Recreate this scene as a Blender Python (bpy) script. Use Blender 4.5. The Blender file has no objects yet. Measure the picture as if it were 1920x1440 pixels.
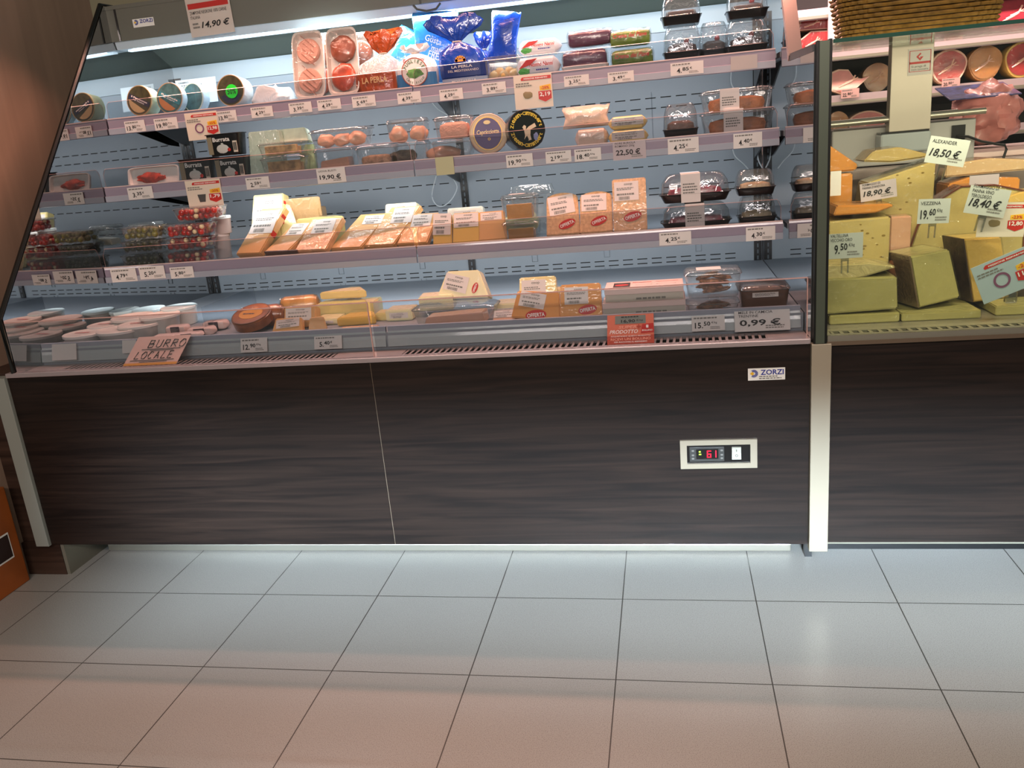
import bpy, bmesh, math, random
from mathutils import Vector, Matrix, noise
random.seed(7)
S = bpy.context.scene
COL = S.collection
PI = math.pi

# ------------------------------------------------------------------ camera
F, YAW, PITCH, ROLL, CH = 1564.0, -0.19365, 0.28323, 0.09148, 1.5668
def cam_axes():
    cy, sy, cp, sp, cr, sr = math.cos(YAW), math.sin(YAW), math.cos(PITCH), math.sin(PITCH), math.cos(ROLL), math.sin(ROLL)
    f = Vector((sy*cp, cy*cp, -sp)); r = Vector((cy, -sy, 0)); d = f.cross(r)
    return cr*r + sr*d, -sr*r + cr*d, f
AR, AD, AF = cam_axes()
cd = bpy.data.cameras.new('camera'); cam = bpy.data.objects.new('camera', cd); COL.objects.link(cam)
cd.sensor_fit = 'HORIZONTAL'; cd.sensor_width = 36; cd.lens = F/1920*36; cd.clip_start = 0.05
m = Matrix((AR, -AD, -AF)).transposed().to_4x4(); m.translation = (0, 0, CH); cam.matrix_world = m
S.camera = cam
def P(u, v, y):            # the point at depth y seen at (u, v) of the photograph
    d = AR*((u-960)/F) + AD*((v-720)/F) + AF
    t = y/d.y
    return Vector((d.x*t, y, CH + d.z*t))

# ------------------------------------------------------------------ colour, world, lights, exposure
def lin(c):
    if isinstance(c, str):
        c = [int(c[i:i+2], 16)/255 for i in (1, 3, 5)]
    return [((x+.055)/1.055)**2.4 if x > .04045 else x/12.92 for x in c]
S.view_settings.view_transform = 'Standard'; S.view_settings.look = 'None'
S.view_settings.gamma = 1; S.view_settings.use_curve_mapping = False
S.view_settings.exposure = 0.0
w = bpy.data.worlds.new('world'); S.world = w; w.use_nodes = True
w.node_tree.nodes['Background'].inputs[0].default_value = (.80, .78, .70, 1)
w.node_tree.nodes['Background'].inputs[1].default_value = 0.17
def area(name, loc, target, sx, sy, power, colr, spread=180):
    l = bpy.data.lights.new(name, 'AREA'); l.shape = 'RECTANGLE'; l.size = sx; l.size_y = sy
    l.energy = power; l.color = colr; l.spread = math.radians(spread)
    o = bpy.data.objects.new(name, l); COL.objects.link(o); o.location = loc
    o.rotation_euler = (Vector(target)-Vector(loc)).to_track_quat('-Z', 'Z').to_euler()
    return o
LX0, LX1, RXW = -2.335, 0.45, 1.95
cx = (LX0+LX1)/2
area('case_led_cool', (cx, 3.63, 2.092), (cx, 3.80, 1.2), 2.6, .03, 17, (.84, .94, 1.0))
for ys_, zs_, p_ in ((3.515, 1.738, 6.0), (3.407, 1.456, 6.5), (3.30, 1.118, 9.0)):      # the lamp strip under the front of each shelf
    area('shelf_led_strip', (cx, ys_+.03, zs_-.004), (cx, ys_+.42, zs_-.30), 2.6, .02, p_, (.95, .97, 1.0))
area('case_led_back', (cx, 3.66, 2.096), (cx, 4.1, 1.75), 2.6, .03, 4.5, (.70, .88, 1.0))
area('case_led_pink', (cx, 3.42, 2.24), (cx, 2.70, 0.3), 2.9, .03, 24, (1, .48, .36), 130)
area('counter_fill', (1.55, 2.745, 1.735), (1.55, 3.15, 1.0), 2.0, .02, 18, (1, .85, .66))  # unseen lamp added under the front glass edge to brighten the cheese faces
area('front_fill', (-.3, -2.0, 3.1), (-.3, 2.9, 1.2), 3.6, .35, 62, (1, .83, .75), 110)  # added soft fill from behind the camera for cards and shelf fronts
area('opposite_case_led', (-.1, -1.9, 1.9), (-.3, 3.25, 0.0), 3.6, .10, 30, (.66, .84, 1.0), 13)
area('meat_case_led', (1.6, 4.75, 2.3), (1.6, 5.3, 1.5), 2.2, .05, 42, (1, .66, .64))
area('shop_ceiling_light', (-.3, 1.0, 3.1), (-.3, 1.2, 0), 4.0, 1.2, 8, (1, .93, .78))

# ------------------------------------------------------------------ materials
MATS = {}
def mat(key, col='#808080', rough=.5, metal=0., coat=0., bump=0., bscale=40., emis=0., spec=.5, alpha=1., var=0., vscale=8., sss=0., trans=0.):
    if key in MATS: return MATS[key]
    m = bpy.data.materials.new(key); m.use_nodes = True; nt = m.node_tree; b = nt.nodes['Principled BSDF']
    c = lin(col); b.inputs['Base Color'].default_value = (*c, 1)
    b.inputs['Roughness'].default_value = rough; b.inputs['Metallic'].default_value = metal
    b.inputs['Specular IOR Level'].default_value = spec
    b.inputs['Coat Weight'].default_value = coat; b.inputs['Coat Roughness'].default_value = .07
    if sss: b.inputs['Subsurface Weight'].default_value = sss; b.inputs['Subsurface Radius'].default_value = (.01, .008, .004)
    if emis: b.inputs['Emission Color'].default_value = (*c, 1); b.inputs['Emission Strength'].default_value = emis
    if bump or var:
        tc = nt.nodes.new('ShaderNodeTexCoord')
    if bump:
        n = nt.nodes.new('ShaderNodeTexNoise'); n.inputs['Scale'].default_value = bscale; n.inputs['Detail'].default_value = 3
        n.inputs['Distortion'].default_value = 1.2
        bp = nt.nodes.new('ShaderNodeBump'); bp.inputs['Strength'].default_value = bump; bp.inputs['Distance'].default_value = .006
        nt.links.new(tc.outputs['Object'], n.inputs['Vector']); nt.links.new(n.outputs[0], bp.inputs['Height'])
        nt.links.new(bp.outputs[0], b.inputs['Coat Normal' if coat else 'Normal'])
        if coat: nt.links.new(bp.outputs[0], b.inputs['Normal']) if bump > .6 else None
    if var:
        n = nt.nodes.new('ShaderNodeTexNoise'); n.inputs['Scale'].default_value = vscale; n.inputs['Detail'].default_value = 4
        r = nt.nodes.new('ShaderNodeValToRGB'); r.color_ramp.elements[0].position = .35; r.color_ramp.elements[1].position = .65
        r.color_ramp.elements[0].color = (*[x*(1-var) for x in c], 1); r.color_ramp.elements[1].color = (*[min(1, x*(1+var*.6)) for x in c], 1)
        nt.links.new(tc.outputs['Object'], n.inputs['Vector']); nt.links.new(n.outputs[0], r.inputs[0]); nt.links.new(r.outputs[0], b.inputs['Base Color'])
    MATS[key] = m; return m
def see(key, tint='#ffffff', refl=.12, rough=.04, bump=0., milk=0., milkcol='#e8eef0', bscale=30, edge=.6):
    """Thin clear plastic or glass: transparent with a fresnel gloss and, if asked, some milkiness."""
    if key in MATS: return MATS[key]
    m = bpy.data.materials.new(key); m.use_nodes = True; nt = m.node_tree; nt.nodes.clear()
    o = nt.nodes.new('ShaderNodeOutputMaterial'); t = nt.nodes.new('ShaderNodeBsdfTransparent'); t.inputs[0].default_value = (*lin(tint), 1)
    g = nt.nodes.new('ShaderNodeBsdfGlossy'); g.inputs['Roughness'].default_value = rough
    lw = nt.nodes.new('ShaderNodeLayerWeight'); lw.inputs[0].default_value = .25
    ma = nt.nodes.new('ShaderNodeMath'); ma.operation = 'MULTIPLY_ADD'; ma.inputs[1].default_value = edge; ma.inputs[2].default_value = refl; ma.use_clamp = True
    nt.links.new(lw.outputs['Facing'], ma.inputs[0])
    base = t
    if milk:
        d = nt.nodes.new('ShaderNodeBsdfDiffuse'); d.inputs[0].default_value = (*lin(milkcol), 1)
        mm = nt.nodes.new('ShaderNodeMixShader'); mm.inputs[0].default_value = milk
        nt.links.new(t.outputs[0], mm.inputs[1]); nt.links.new(d.outputs[0], mm.inputs[2]); base = mm
    x = nt.nodes.new('ShaderNodeMixShader'); nt.links.new(ma.outputs[0], x.inputs[0]); nt.links.new(base.outputs[0], x.inputs[1]); nt.links.new(g.outputs[0], x.inputs[2])
    if bump:
        tc = nt.nodes.new('ShaderNodeTexCoord'); n = nt.nodes.new('ShaderNodeTexNoise'); n.inputs['Scale'].default_value = bscale; n.inputs['Distortion'].default_value = 1.5
        bp = nt.nodes.new('ShaderNodeBump'); bp.inputs['Strength'].default_value = bump; bp.inputs['Distance'].default_value = .01
        nt.links.new(tc.outputs['Object'], n.inputs['Vector']); nt.links.new(n.outputs[0], bp.inputs['Height']); nt.links.new(bp.outputs[0], g.inputs['Normal']); nt.links.new(bp.outputs[0], lw.inputs['Normal'])
    nt.links.new(x.outputs[0], o.inputs[0]); MATS[key] = m; return m
def mirror_glass(key, refl, tint):
    m = see(key, tint, refl, .015); return m
def floor_mat():
    m = bpy.data.materials.new('porcelain_tiles'); m.use_nodes = True; nt = m.node_tree; b = nt.nodes['Principled BSDF']
    tc = nt.nodes.new('ShaderNodeTexCoord'); sep = nt.nodes.new('ShaderNodeSeparateXYZ'); nt.links.new(tc.outputs['Object'], sep.inputs[0])
    def M(op, a, bb=None, cc=None):
        n = nt.nodes.new('ShaderNodeMath'); n.operation = op
        for i, x in enumerate((a, bb, cc)):
            if x is None: continue
            if isinstance(x, (int, float)): n.inputs[i].default_value = x
            else: nt.links.new(x, n.inputs[i])
        return n.outputs[0]
    gl = []
    for ax in (0, 1):
        q = M('DIVIDE', sep.outputs[ax], .45)
        fr = M('FRACT', q); dist = M('MINIMUM', fr, M('SUBTRACT', 1.0, fr))
        gl.append(M('LESS_THAN', dist, .0040))
    g = M('MAXIMUM', gl[0], gl[1])
    n = nt.nodes.new('ShaderNodeTexNoise'); n.inputs['Scale'].default_value = 420; n.inputs['Detail'].default_value = 2
    nt.links.new(tc.outputs['Object'], n.inputs['Vector'])
    r = nt.nodes.new('ShaderNodeValToRGB'); e = r.color_ramp.elements
    e[0].position = .30; e[0].color = (*lin('#7d7a73'), 1); e[1].position = .50; e[1].color = (*lin('#aba7a0'), 1)
    nt.links.new(n.outputs[0], r.inputs[0])
    n2 = nt.nodes.new('ShaderNodeTexNoise'); n2.inputs['Scale'].default_value = 2.2; n2.inputs['Detail'].default_value = 5
    nt.links.new(tc.outputs['Object'], n2.inputs['Vector'])
    mx0 = nt.nodes.new('ShaderNodeMix'); mx0.data_type = 'RGBA'; mx0.blend_type = 'MULTIPLY'; mx0.inputs[0].default_value = .10
    nt.links.new(r.outputs[0], mx0.inputs[6]); nt.links.new(n2.outputs[0], mx0.inputs[7])
    mx = nt.nodes.new('ShaderNodeMix'); mx.data_type = 'RGBA'; nt.links.new(g, mx.inputs[0]); nt.links.new(mx0.outputs[2], mx.inputs[6]); mx.inputs[7].default_value = (*lin('#45413b'), 1)
    nt.links.new(mx.outputs[2], b.inputs['Base Color'])
    mr = nt.nodes.new('ShaderNodeMapRange'); nt.links.new(n2.outputs[0], mr.inputs[0]); mr.inputs[3].default_value = .27; mr.inputs[4].default_value = .31
    nt.links.new(mr.outputs[0], b.inputs['Roughness'])
    inv = M('SUBTRACT', 1.0, g); bp = nt.nodes.new('ShaderNodeBump'); bp.inputs['Strength'].default_value = .5; bp.inputs['Distance'].default_value = .002
    nt.links.new(inv, bp.inputs['Height']); nt.links.new(bp.outputs[0], b.inputs['Normal'])
    return m
def wood_mat(key, dark, light, scale=1., rough=.42, axis=0):
    m = bpy.data.materials.new(key); m.use_nodes = True; nt = m.node_tree; b = nt.nodes['Principled BSDF']
    tc = nt.nodes.new('ShaderNodeTexCoord'); mp = nt.nodes.new('ShaderNodeMapping'); sc = [26*scale]*3; sc[axis] = 1.1*scale; mp.inputs['Scale'].default_value = sc
    n = nt.nodes.new('ShaderNodeTexNoise'); n.inputs['Scale'].default_value = 1.6; n.inputs['Detail'].default_value = 8; n.inputs['Distortion'].default_value = .9
    nt.links.new(tc.outputs['Object'], mp.inputs[0]); nt.links.new(mp.outputs[0], n.inputs['Vector'])
    r = nt.nodes.new('ShaderNodeValToRGB'); e = r.color_ramp.elements; e[0].position = .36; e[0].color = (*lin(dark), 1); e[1].position = .72; e[1].color = (*lin(light), 1)
    nt.links.new(n.outputs[0], r.inputs[0]); nt.links.new(r.outputs[0], b.inputs['Base Color'])
    bp = nt.nodes.new('ShaderNodeBump'); bp.inputs['Strength'].default_value = .25; bp.inputs['Distance'].default_value = .001
    nt.links.new(n.outputs[0], bp.inputs['Height']); nt.links.new(bp.outputs[0], b.inputs['Normal'])
    b.inputs['Roughness'].default_value = rough; b.inputs['Specular IOR Level'].default_value = .3; return m
M_FLOOR = floor_mat()
M_WENGE = wood_mat('wenge_laminate', '#140d0a', '#2a1e18')
M_BROWN = wood_mat('brown_end_panel', '#9a8270', '#a68c78', .3, .32, 2)
M_FOOTW = wood_mat('brown_foot', '#2c1f19', '#49362c', .6)
M_STEEL = mat('brushed_steel', '#b9b4a6', .35, .85)
M_ALU = mat('anodised_aluminium', '#8f8b7c', .4, .5)
M_BEIGE = mat('champagne_metal', '#a79c88', .45, .3)
M_STRIP = mat('grey_corner_strip', '#8e9188', .5)
M_BACK = mat('grey_back_sheet', '#8b949b', .42, 0, var=.05, vscale=3)
M_CANOPY = mat('grey_canopy', '#6a6a60', .5)
M_CEILC = mat('canopy_soffit', '#53594f', .6)
M_RAIL = mat('lilac_price_channel', '#8d8494', .3, 0, coat=.4)
M_RAIL2 = mat('pale_rail_lip', '#9aa0ac', .35, 0, coat=.3)
M_DRAIL = mat('grey_deck_channel', '#a9b3b4', .35, 0, coat=.4)
M_EDGE = mat('rail_edge', '#d2bcb8', .35)
M_SHELF = mat('shelf_steel', '#8a929a', .5)
M_BLACK = mat('black_plastic', '#0c0c0d', .3, 0, coat=.3)
M_DARK = mat('black_slot', '#050607', .7)
M_DGREEN = mat('dark_frame', '#1b1d1a', .35, .4)
M_GREENFR = mat('greenish_post', '#5b6355', .35, .5)
M_CARD = mat('white_card', '#d9d5d0', .55)
M_CARD2 = mat('grey_green_card', '#b9bfb8', .5)
M_INK = mat('black_ink', '#141414', .6)
M_GINK = mat('grey_ink', '#77756f', .6)
M_RED = mat('red_print', '#c02a22', .45)
M_YEL = mat('yellow_print', '#eeb92a', .5)
M_WHITE = mat('white_plastic', '#dcdcd6', .4)
M_WPRINT = mat('white_print', '#f1efe8', .5)
M_BLUEP = mat('blue_print', '#1d2f8f', .5)
M_FOAM = mat('white_foam', '#e3e0da', .5)
M_LED = mat('led_tube', '#dff2ff', .4, emis=3.2)
M_CLEAR = see('clear_plastic', '#f4f6f6', .09, .05, .15, .05)
M_DOME = see('clear_dome', '#f0f2f2', .12, .05, .25, .04)
M_FILM = see('clear_film', '#f6f6f4', .035, .09, 1.0, .0, '#ffffff', 30, .22)
M_LIP = see('clear_shelf_lip', '#eceef0', .04)
M_GLASS = see('counter_glass', '#f6faf4', .03, .01)
M_GEDGE = mat('green_glass_edge', '#2f5a4c', .15, 0, coat=.5)
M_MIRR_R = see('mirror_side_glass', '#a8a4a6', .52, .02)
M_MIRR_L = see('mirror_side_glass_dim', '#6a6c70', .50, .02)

# ------------------------------------------------------------------ object helpers
def T(x=0, y=0, z=0): return Matrix.Translation((x, y, z))
def Rx(a): return Matrix.Rotation(a, 4, 'X')
def Ry(a): return Matrix.Rotation(a, 4, 'Y')
def Rz(a): return Matrix.Rotation(a, 4, 'Z')
def obj(name, bm, mt, parent=None, smooth=False, label=None):
    me = bpy.data.meshes.new(name)
    if isinstance(bm, bpy.types.Mesh): me = bm
    else: bm.to_mesh(me); bm.free()
    me.materials.clear(); me.materials.append(mt)
    if smooth:
        for p in me.polygons: p.use_smooth = True
        me.set_sharp_from_angle(angle=math.radians(38))
    o = bpy.data.objects.new(name, me); COL.objects.link(o)
    if parent: o.parent = parent
    if label: o['label'] = label
    return o
def thing(name, label, cat, M=None, group=None):
    o = bpy.data.objects.new(name, None); COL.objects.link(o); o.empty_display_size = .02
    o['label'] = label; o['category'] = cat
    if group: o['group'] = group
    if M is not None: o.matrix_world = M
    return o
def struct(name, bm, mt, **k):
    o = obj(name, bm, mt, **k); o['kind'] = 'structure'; return o
def nb(): return bmesh.new()
def box(bm, x0, x1, y0, y1, z0, z1, M=None, bev=0, seg=2):
    r = bmesh.ops.create_cube(bm, size=1); vs = r['verts']
    for v in vs: v.co = Vector((x0+(v.co.x+.5)*(x1-x0), y0+(v.co.y+.5)*(y1-y0), z0+(v.co.z+.5)*(z1-z0)))
    if bev:
        es = list({e for v in vs for e in v.link_edges}); r = bmesh.ops.bevel(bm, geom=es, offset=bev, segments=seg, affect='EDGES', profile=.5)
        vs = list({v for f in r['faces'] for v in f.verts} | {v for v in vs if v.is_valid})
    if M is not None: bmesh.ops.transform(bm, matrix=M, verts=vs)
    return bm
def bx(*a, **k): return box(nb(), *a, **k)
def prism(bm, pts, y0, y1, M=None, bev=0):
    """outline in x,z extruded from y0 to y1"""
    vs = [bm.verts.new((x, y0, z)) for x, z in pts]; f = bm.faces.new(vs)
    r = bmesh.ops.extrude_face_region(bm, geom=[f]); nv = [g for g in r['geom'] if isinstance(g, bmesh.types.BMVert)]
    for v in nv: v.co.y = y1
    allv = vs+nv
    bmesh.ops.recalc_face_normals(bm, faces=bm.faces)
    if bev:
        es = list({e for v in allv for e in v.link_edges}); r = bmesh.ops.bevel(bm, geom=es, offset=bev, segments=2, affect='EDGES')
        allv = list({v for f in r['faces'] for v in f.verts} | {v for v in allv if v.is_valid})
    if M is not None: bmesh.ops.transform(bm, matrix=M, verts=allv)
    return bm
def prism_x(bm, pts, x0, x1):
    """outline in y,z extruded along x"""
    vs = [bm.verts.new((x0, y, z)) for y, z in pts]; f = bm.faces.new(vs)
    r = bmesh.ops.extrude_face_region(bm, geom=[f])
    for g in r['geom']:
        if isinstance(g, bmesh.types.BMVert): g.co.x = x1
    bmesh.ops.recalc_face_normals(bm, faces=bm.faces); return bm
def loops(bm, rings, cap0=True, cap1=True, M=None):
    """skin a list of closed vertex rings"""
    R = [[bm.verts.new(p) for p in r] for r in rings]
    for a, b in zip(R, R[1:]):
        n = len(a)
        for i in range(n): bm.faces.new((a[i], a[(i+1) % n], b[(i+1) % n], b[i]))
    if cap0: bm.faces.new(R[0][::-1])
    if cap1: bm.faces.new(R[-1])
    bmesh.ops.recalc_face_normals(bm, faces=bm.faces)
    if M is not None: bmesh.ops.transform(bm, matrix=M, verts=[v for r in R for v in r])
    return bm
def sup(n, a, b, e=2.):
    out = []
    for i in range(n):
        t = 2*PI*i/n; c, s = math.cos(t), math.sin(t)
        out.append((a*math.copysign(abs(c)**(2/e), c), b*math.copysign(abs(s)**(2/e), s)))
    return out
def rings(prof, n=28, e=2., dx=0, dy=0):
    """prof: (z, rx, ry) -> rounded-rectangle rings round z"""
    return [[(x+dx, y+dy, z) for x, y in sup(n, max(a, 1e-4), max(b, 1e-4), e)] for z, a, b in prof]
def lathe(prof, n=28, M=None, bm=None, cap0=True, cap1=True):
    return loops(bm or nb(), rings([(z, r, r) for z, r in prof], n), cap0, cap1, M)
def tube(bm, pts, r, n=8):
    pts = [Vector(p) for p in pts]; rs = []
    for i, p in enumerate(pts):
        t = (pts[min(i+1, len(pts)-1)]-pts[max(i-1, 0)]).normalized()
        a = t.cross(Vector((0, 0, 1)));  a = a if a.length > .1 else t.cross(Vector((1, 0, 0))); a.normalize(); b = t.cross(a)
        rs.append([p+a*r*math.cos(2*PI*k/n)+b*r*math.sin(2*PI*k/n) for k in range(n)])
    return loops(bm, rs)
def blob(bm, c, r, amp=.2, fr=3., sub=3, seed=0, M=None):
    rr = bmesh.ops.create_icosphere(bm, subdivisions=sub, radius=1); vs = rr['verts']
    for v in vs:
        d = v.co.copy(); k = 1+amp*noise.noise(d*fr+Vector((seed*3.1, seed*1.7, 0)))
        v.co = Vector((c[0]+d.x*r[0]*k, c[1]+d.y*r[1]*k, c[2]+d.z*r[2]*k))
    if M is not None: bmesh.ops.transform(bm, matrix=M, verts=vs)
    return bm
def disc(bm, cx, cz, r, y, n=28, rz=None, th=.0006):
    rz = rz or r
    return prism(bm, [(cx+r*math.cos(2*PI*i/n), cz+rz*math.sin(2*PI*i/n)) for i in range(n)], y, y-th)
def ringm(bm, cx, cz, r0, r1, y, n=32, rz=1., a0=0., a1=2*PI):
    k = n if a1-a0 < 6.28 else n
    pr = []
    for i in range(k+1):
        t = a0+(a1-a0)*i/k; pr.append((math.cos(t), math.sin(t)*rz))
    A = [bm.verts.new((cx+r0*c, y, cz+r0*s)) for c, s in pr]; B = [bm.verts.new((cx+r1*c, y, cz+r1*s)) for c, s in pr]
    for i in range(k): bm.faces.new((A[i], A[i+1], B[i+1], B[i]))
    return bm
TXT = {}
def text_mesh(s, bold=False):
    k = (s, bold)
    if k not in TXT:
        cu = bpy.data.curves.new('lettering', 'FONT'); cu.body = s; cu.resolution_u = 2; cu.size = 1; cu.offset = .022 if bold else .004
        o = bpy.data.objects.new('lettering', cu); me = bpy.data.meshes.new_from_object(o)
        bpy.data.objects.remove(o); bpy.data.curves.remove(cu)
        co = [v.co.copy() for v in me.vertices]; TXT[k] = (co, [list(p.vertices) for p in me.polygons])
        bpy.data.meshes.remove(me)
    return TXT[k]
def text_bm(bm, s, cx, cz, w=None, h=None, y=0., bold=False, shear=0., f=None, rot=0.):
    co, fs = text_mesh(s, bold)
    if not co: return bm
    x0, x1 = min(c.x for c in co), max(c.x for c in co); z0, z1 = min(c.y for c in co), max(c.y for c in co)
    sw = (w/(x1-x0)) if w else None; sh = (h/(z1-z0)) if h else None
    sw = sw or sh; sh = sh or sw
    cr, sr = math.cos(rot), math.sin(rot); vs = []
    for c in co:
        a, b = (c.x-(x0+x1)/2)*sw, (c.y-(z0+z1)/2)*sh; a += shear*b
        p = (cx+a*cr-b*sr, y, cz+a*sr+b*cr)
        if f: p = f(p)
        vs.append(bm.verts.new(p))
    for q in fs:
        try: bm.faces.new([vs[i] for i in q])
        except ValueError: pass
    return bm
def text(parent, s, cx, cz, w=None, h=None, y=-.001, mt=None, name='lettering', **k):
    return obj(name, text_bm(nb(), s, cx, cz, w, h, y, **k), mt or M_INK, parent)
def flat(bm, x0, x1, z0, z1, y):
    bm.faces.new([bm.verts.new(p) for p in ((x0, y, z0), (x1, y, z0), (x1, y, z1), (x0, y, z1))]); return bm
def lines(bm, x0, x1, z0, z1, n, y, seed=0):
    """rows of tiny illegible print"""
    rnd = random.Random(seed); hh = (z1-z0)/n
    for i in range(n):
        x = x0; zc = z1-hh*(i+.5); end = x1-(x1-x0)*rnd.uniform(0, .3)
        while x < end:
            ww = (x1-x0)*rnd.uniform(.06, .16); flat(bm, x, min(x+ww, end), zc-hh*.26, zc+hh*.26, y); x += ww+(x1-x0)*.025
    return bm
def barcode(bm, x0, x1, z0, z1, y, seed=3):
    rnd = random.Random(seed); x = x0
    while x < x1:
        ww = rnd.choice((.02, .035, .05))*(x1-x0); flat(bm, x, min(x+ww, x1), z0, z1, y); x += ww+rnd.choice((.02, .04))*(x1-x0)
    return bm
def fit(b, y, d=0., zb=None, tilt=0.):
    """photo box (u0,v0,u1,v1) at front depth y -> x centre, base z, width, height"""
    u0, v0, u1, v1 = b; uc, vm = (u0+u1)/2, (v0+v1)/2
    z = P(uc, v1, y).z if zb is None else zb
    xc = P(uc, vm, y).x; wd = P(u1, vm, y).x-P(u0, vm, y).x
    dd = d
    for _ in range(4):
        zt = P(uc, v0, y+dd).z if z < 1.5 else P(uc, v0, y).z
        h = max(.008, (zt-z)/math.cos(tilt))
        if tilt: dd = h*math.sin(tilt)
    return xc, z, wd, h

# ------------------------------------------------------------------ the room
fl = struct('floor', bx(-4.5, 5, -4, 4.5, -.05, 0), M_FLOOR); fl.location = (-.186, 2.591, 0); fl.rotation_euler.z = -.0034
M_CREAM = mat('cream_wall', '#b3a98a', .8)
struct('wall_back', bx(-5, 5, 6.2, 6.3, 0, 3.4), M_CREAM)
# ------------------------------------------------------------------ the refrigerated display case
def lx(y): return -2.462+(y-2.72)/(4.03-2.72)*.127      # inner face of the left side glass
YB = 4.03
case = thing('refrigerated_display_case', 'long open refrigerated display case with dark wood front and three cheese shelves', 'display case', T(cx, 2.72, .15))
CM = T(-cx, -2.72, -.15)
def part(name, bm, mt, par=None, **k):
    if isinstance(bm, bmesh.types.BMesh): bmesh.ops.transform(bm, matrix=CM, verts=bm.verts)
    o = obj(name, bm, mt, par or case, **k); return o
SEAM = -1.035
part('front_panel', bx(-2.508, SEAM-.0012, 2.715, 2.745, .148, .862), M_WENGE)
part('front_panel', bx(SEAM+.0012, .449, 2.715, 2.745, .148, .862), M_WENGE)
part('panel_seam', bx(SEAM-.0012, SEAM+.0012, 2.7165, 2.74, .148, .862), mat('seam_strip', '#6b5d4c', .5))
part('corner_strip', bx(-2.568, -2.509, 2.700, 2.745, .146, .862, bev=.002), M_STRIP)
part('body', bx(-2.50, .448, 2.746, YB+.1, .15, .80), mat('case_body', '#4c5052', .6))
part('kick_rail', box(bx(-2.43, .425, 2.93, 2.955, 0.006, .036, bev=.003), -2.43, .425, 2.938, 2.96, .036, .07), M_STEEL)
part('side_foot', bx(-2.668, -2.49, 2.735, 4.0, 0.0, .145), M_FOOTW, label='brown wooden foot under the end of the case')
part('foot_lining', bx(-2.489, -2.474, 2.737, 3.9, 0.0, .145), M_ALU)
# nosing, air grille and deck
part('deck_nosing', box(bx(-2.50, .449, 2.700, 2.735, .862, .880, bev=.003), -2.50, .449, 2.735, 2.742, .86, .872), mat('nosing_metal', '#a89a9a', .35, .3))
part('grille_trough', bx(lx(2.8), .449, 2.742, 2.846, .80, .845), M_DARK)
gb = nb(); x = lx(2.8)+.02
while x < .43:
    vs = [(x, 2.744), (x+.0085, 2.744), (x+.0085+.004, 2.842), (x+.004, 2.842)]
    a = [gb.verts.new((p[0], p[1], .8705)) for p in vs]; b = [gb.verts.new((p[0], p[1], .872)) for p in vs]
    gb.faces.new(b)
    for i in range(4): gb.faces.new((a[i], a[(i+1) % 4], b[(i+1) % 4], b[i]))
    x += .0215
for a, b in ((2.742, 2.750), (2.836, 2.846)): box(gb, lx(2.8), .449, a, b, .864, .8725)
for a, b in ((lx(2.8), -2.30), (-1.19, -.93), (.325, .449)): box(gb, a, b, 2.75, 2.836, .866, .873)
part('air_grille', gb, mat('grille_metal', '#b3a5a2', .35, .4))
part('deck', bx(lx(2.9)-.05, .449, 2.852, YB, .86, .932), M_SHELF)
for i, (a, b) in enumerate(((lx(2.85)+.002, -1.012), (-1.004, .440))):
    r = part('deck_price_rail', prism_x(nb(), [(2.862, .952), (2.848, .912), (2.842, .884), (2.848, .882), (2.859, .91), (2.870, .952)], a, b), M_DRAIL)
    part('rail_lip', prism_x(nb(), [(2.8575, .956), (2.8575, .934), (2.872, .934), (2.872, .956)], a, b), M_RAIL2, r)
def lip_outline(x0, x1, z0, z1, r=.02):
    return [(x0, z0), (x1, z0), (x1, z1-r), (x1-r*.3, z1-r*.3), (x1-r, z1), (x0+r, z1), (x0+r*.3, z1-r*.3), (x0, z1-r)]
for a, b in ((-2.455, -1.014), (-1.004, .440)):
    g = part('front_glass', prism(nb(), [(a, .880), (b, .880), (b, 1.073), (a, 1.073)], 2.712, 2.718), M_LIP)
    part('glass_edge', box(box(nb(), a, b, 2.7115, 2.7185, 1.0725, 1.0755), b-.003, b, 2.7115, 2.7185, .88, 1.073), mat('edge_polish', '#c59c92', .2, 0, coat=1), g)
# shelves: front depth, rail top, rail bottom
SH = [(3.495, 1.812, 1.742, -.985), (3.387, 1.526, 1.460, -.985), (3.280, 1.192, 1.122, -.985)]
for k, (yf, zt, zb, xj) in enumerate(SH):
    xl = lx(yf)+.004
    sh = part('shelf', bx(xl, .445, yf+.008, YB-.03, zt-.034, zt-.014), M_SHELF)
    for a, b in ((xl, xj-.003), (xj+.003, .440)):
        r = part('price_rail', prism_x(nb(), [(yf+.002, zt-.004), (yf, zt-.012), (yf, zb+.028), (yf-.004, zb+.026), (yf-.004, zb+.004), (yf+.004, zb), (yf+.010, zb), (yf+.010, zt-.004)], a, b), M_RAIL, sh)
        part('rail_lip', bx(a, b, yf-.006, yf-.0042, zb+.002, zb+.026), M_RAIL2, sh)
        part('rail_edge', bx(a, b, yf-.001, yf+.009, zt-.004, zt), M_EDGE, sh)
        part('clear_upstand', prism(nb(), lip_outline(a+.006, b-.006, zt, zt+(.068, .075, .078)[k]), yf+.003, yf+.0055), M_LIP, sh)
        e = nb(); tube(e, [(a+.007, yf+.004, zt), (a+.007, yf+.004, zt+.05), (a+.02, yf+.004, zt+(.068, .075, .078)[k]), (b-.02, yf+.004, zt+(.068, .075, .078)[k]), (b-.007, yf+.004, zt+.05), (b-.007, yf+.004, zt)], .0009, 5)
        part('upstand_edge', e, MATS['edge_polish'], sh)
    for xb in (lx(4)+.03, -.945, .415):
        br = part('shelf_bracket', prism_x(nb(), [(yf+.12, zt-.036), (4.0, zt-.036), (4.0, zt-.13), (3.93, zt-.12), (yf+.2, zt-.045)], xb-.003, xb+.003), M_BLACK, sh)
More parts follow.
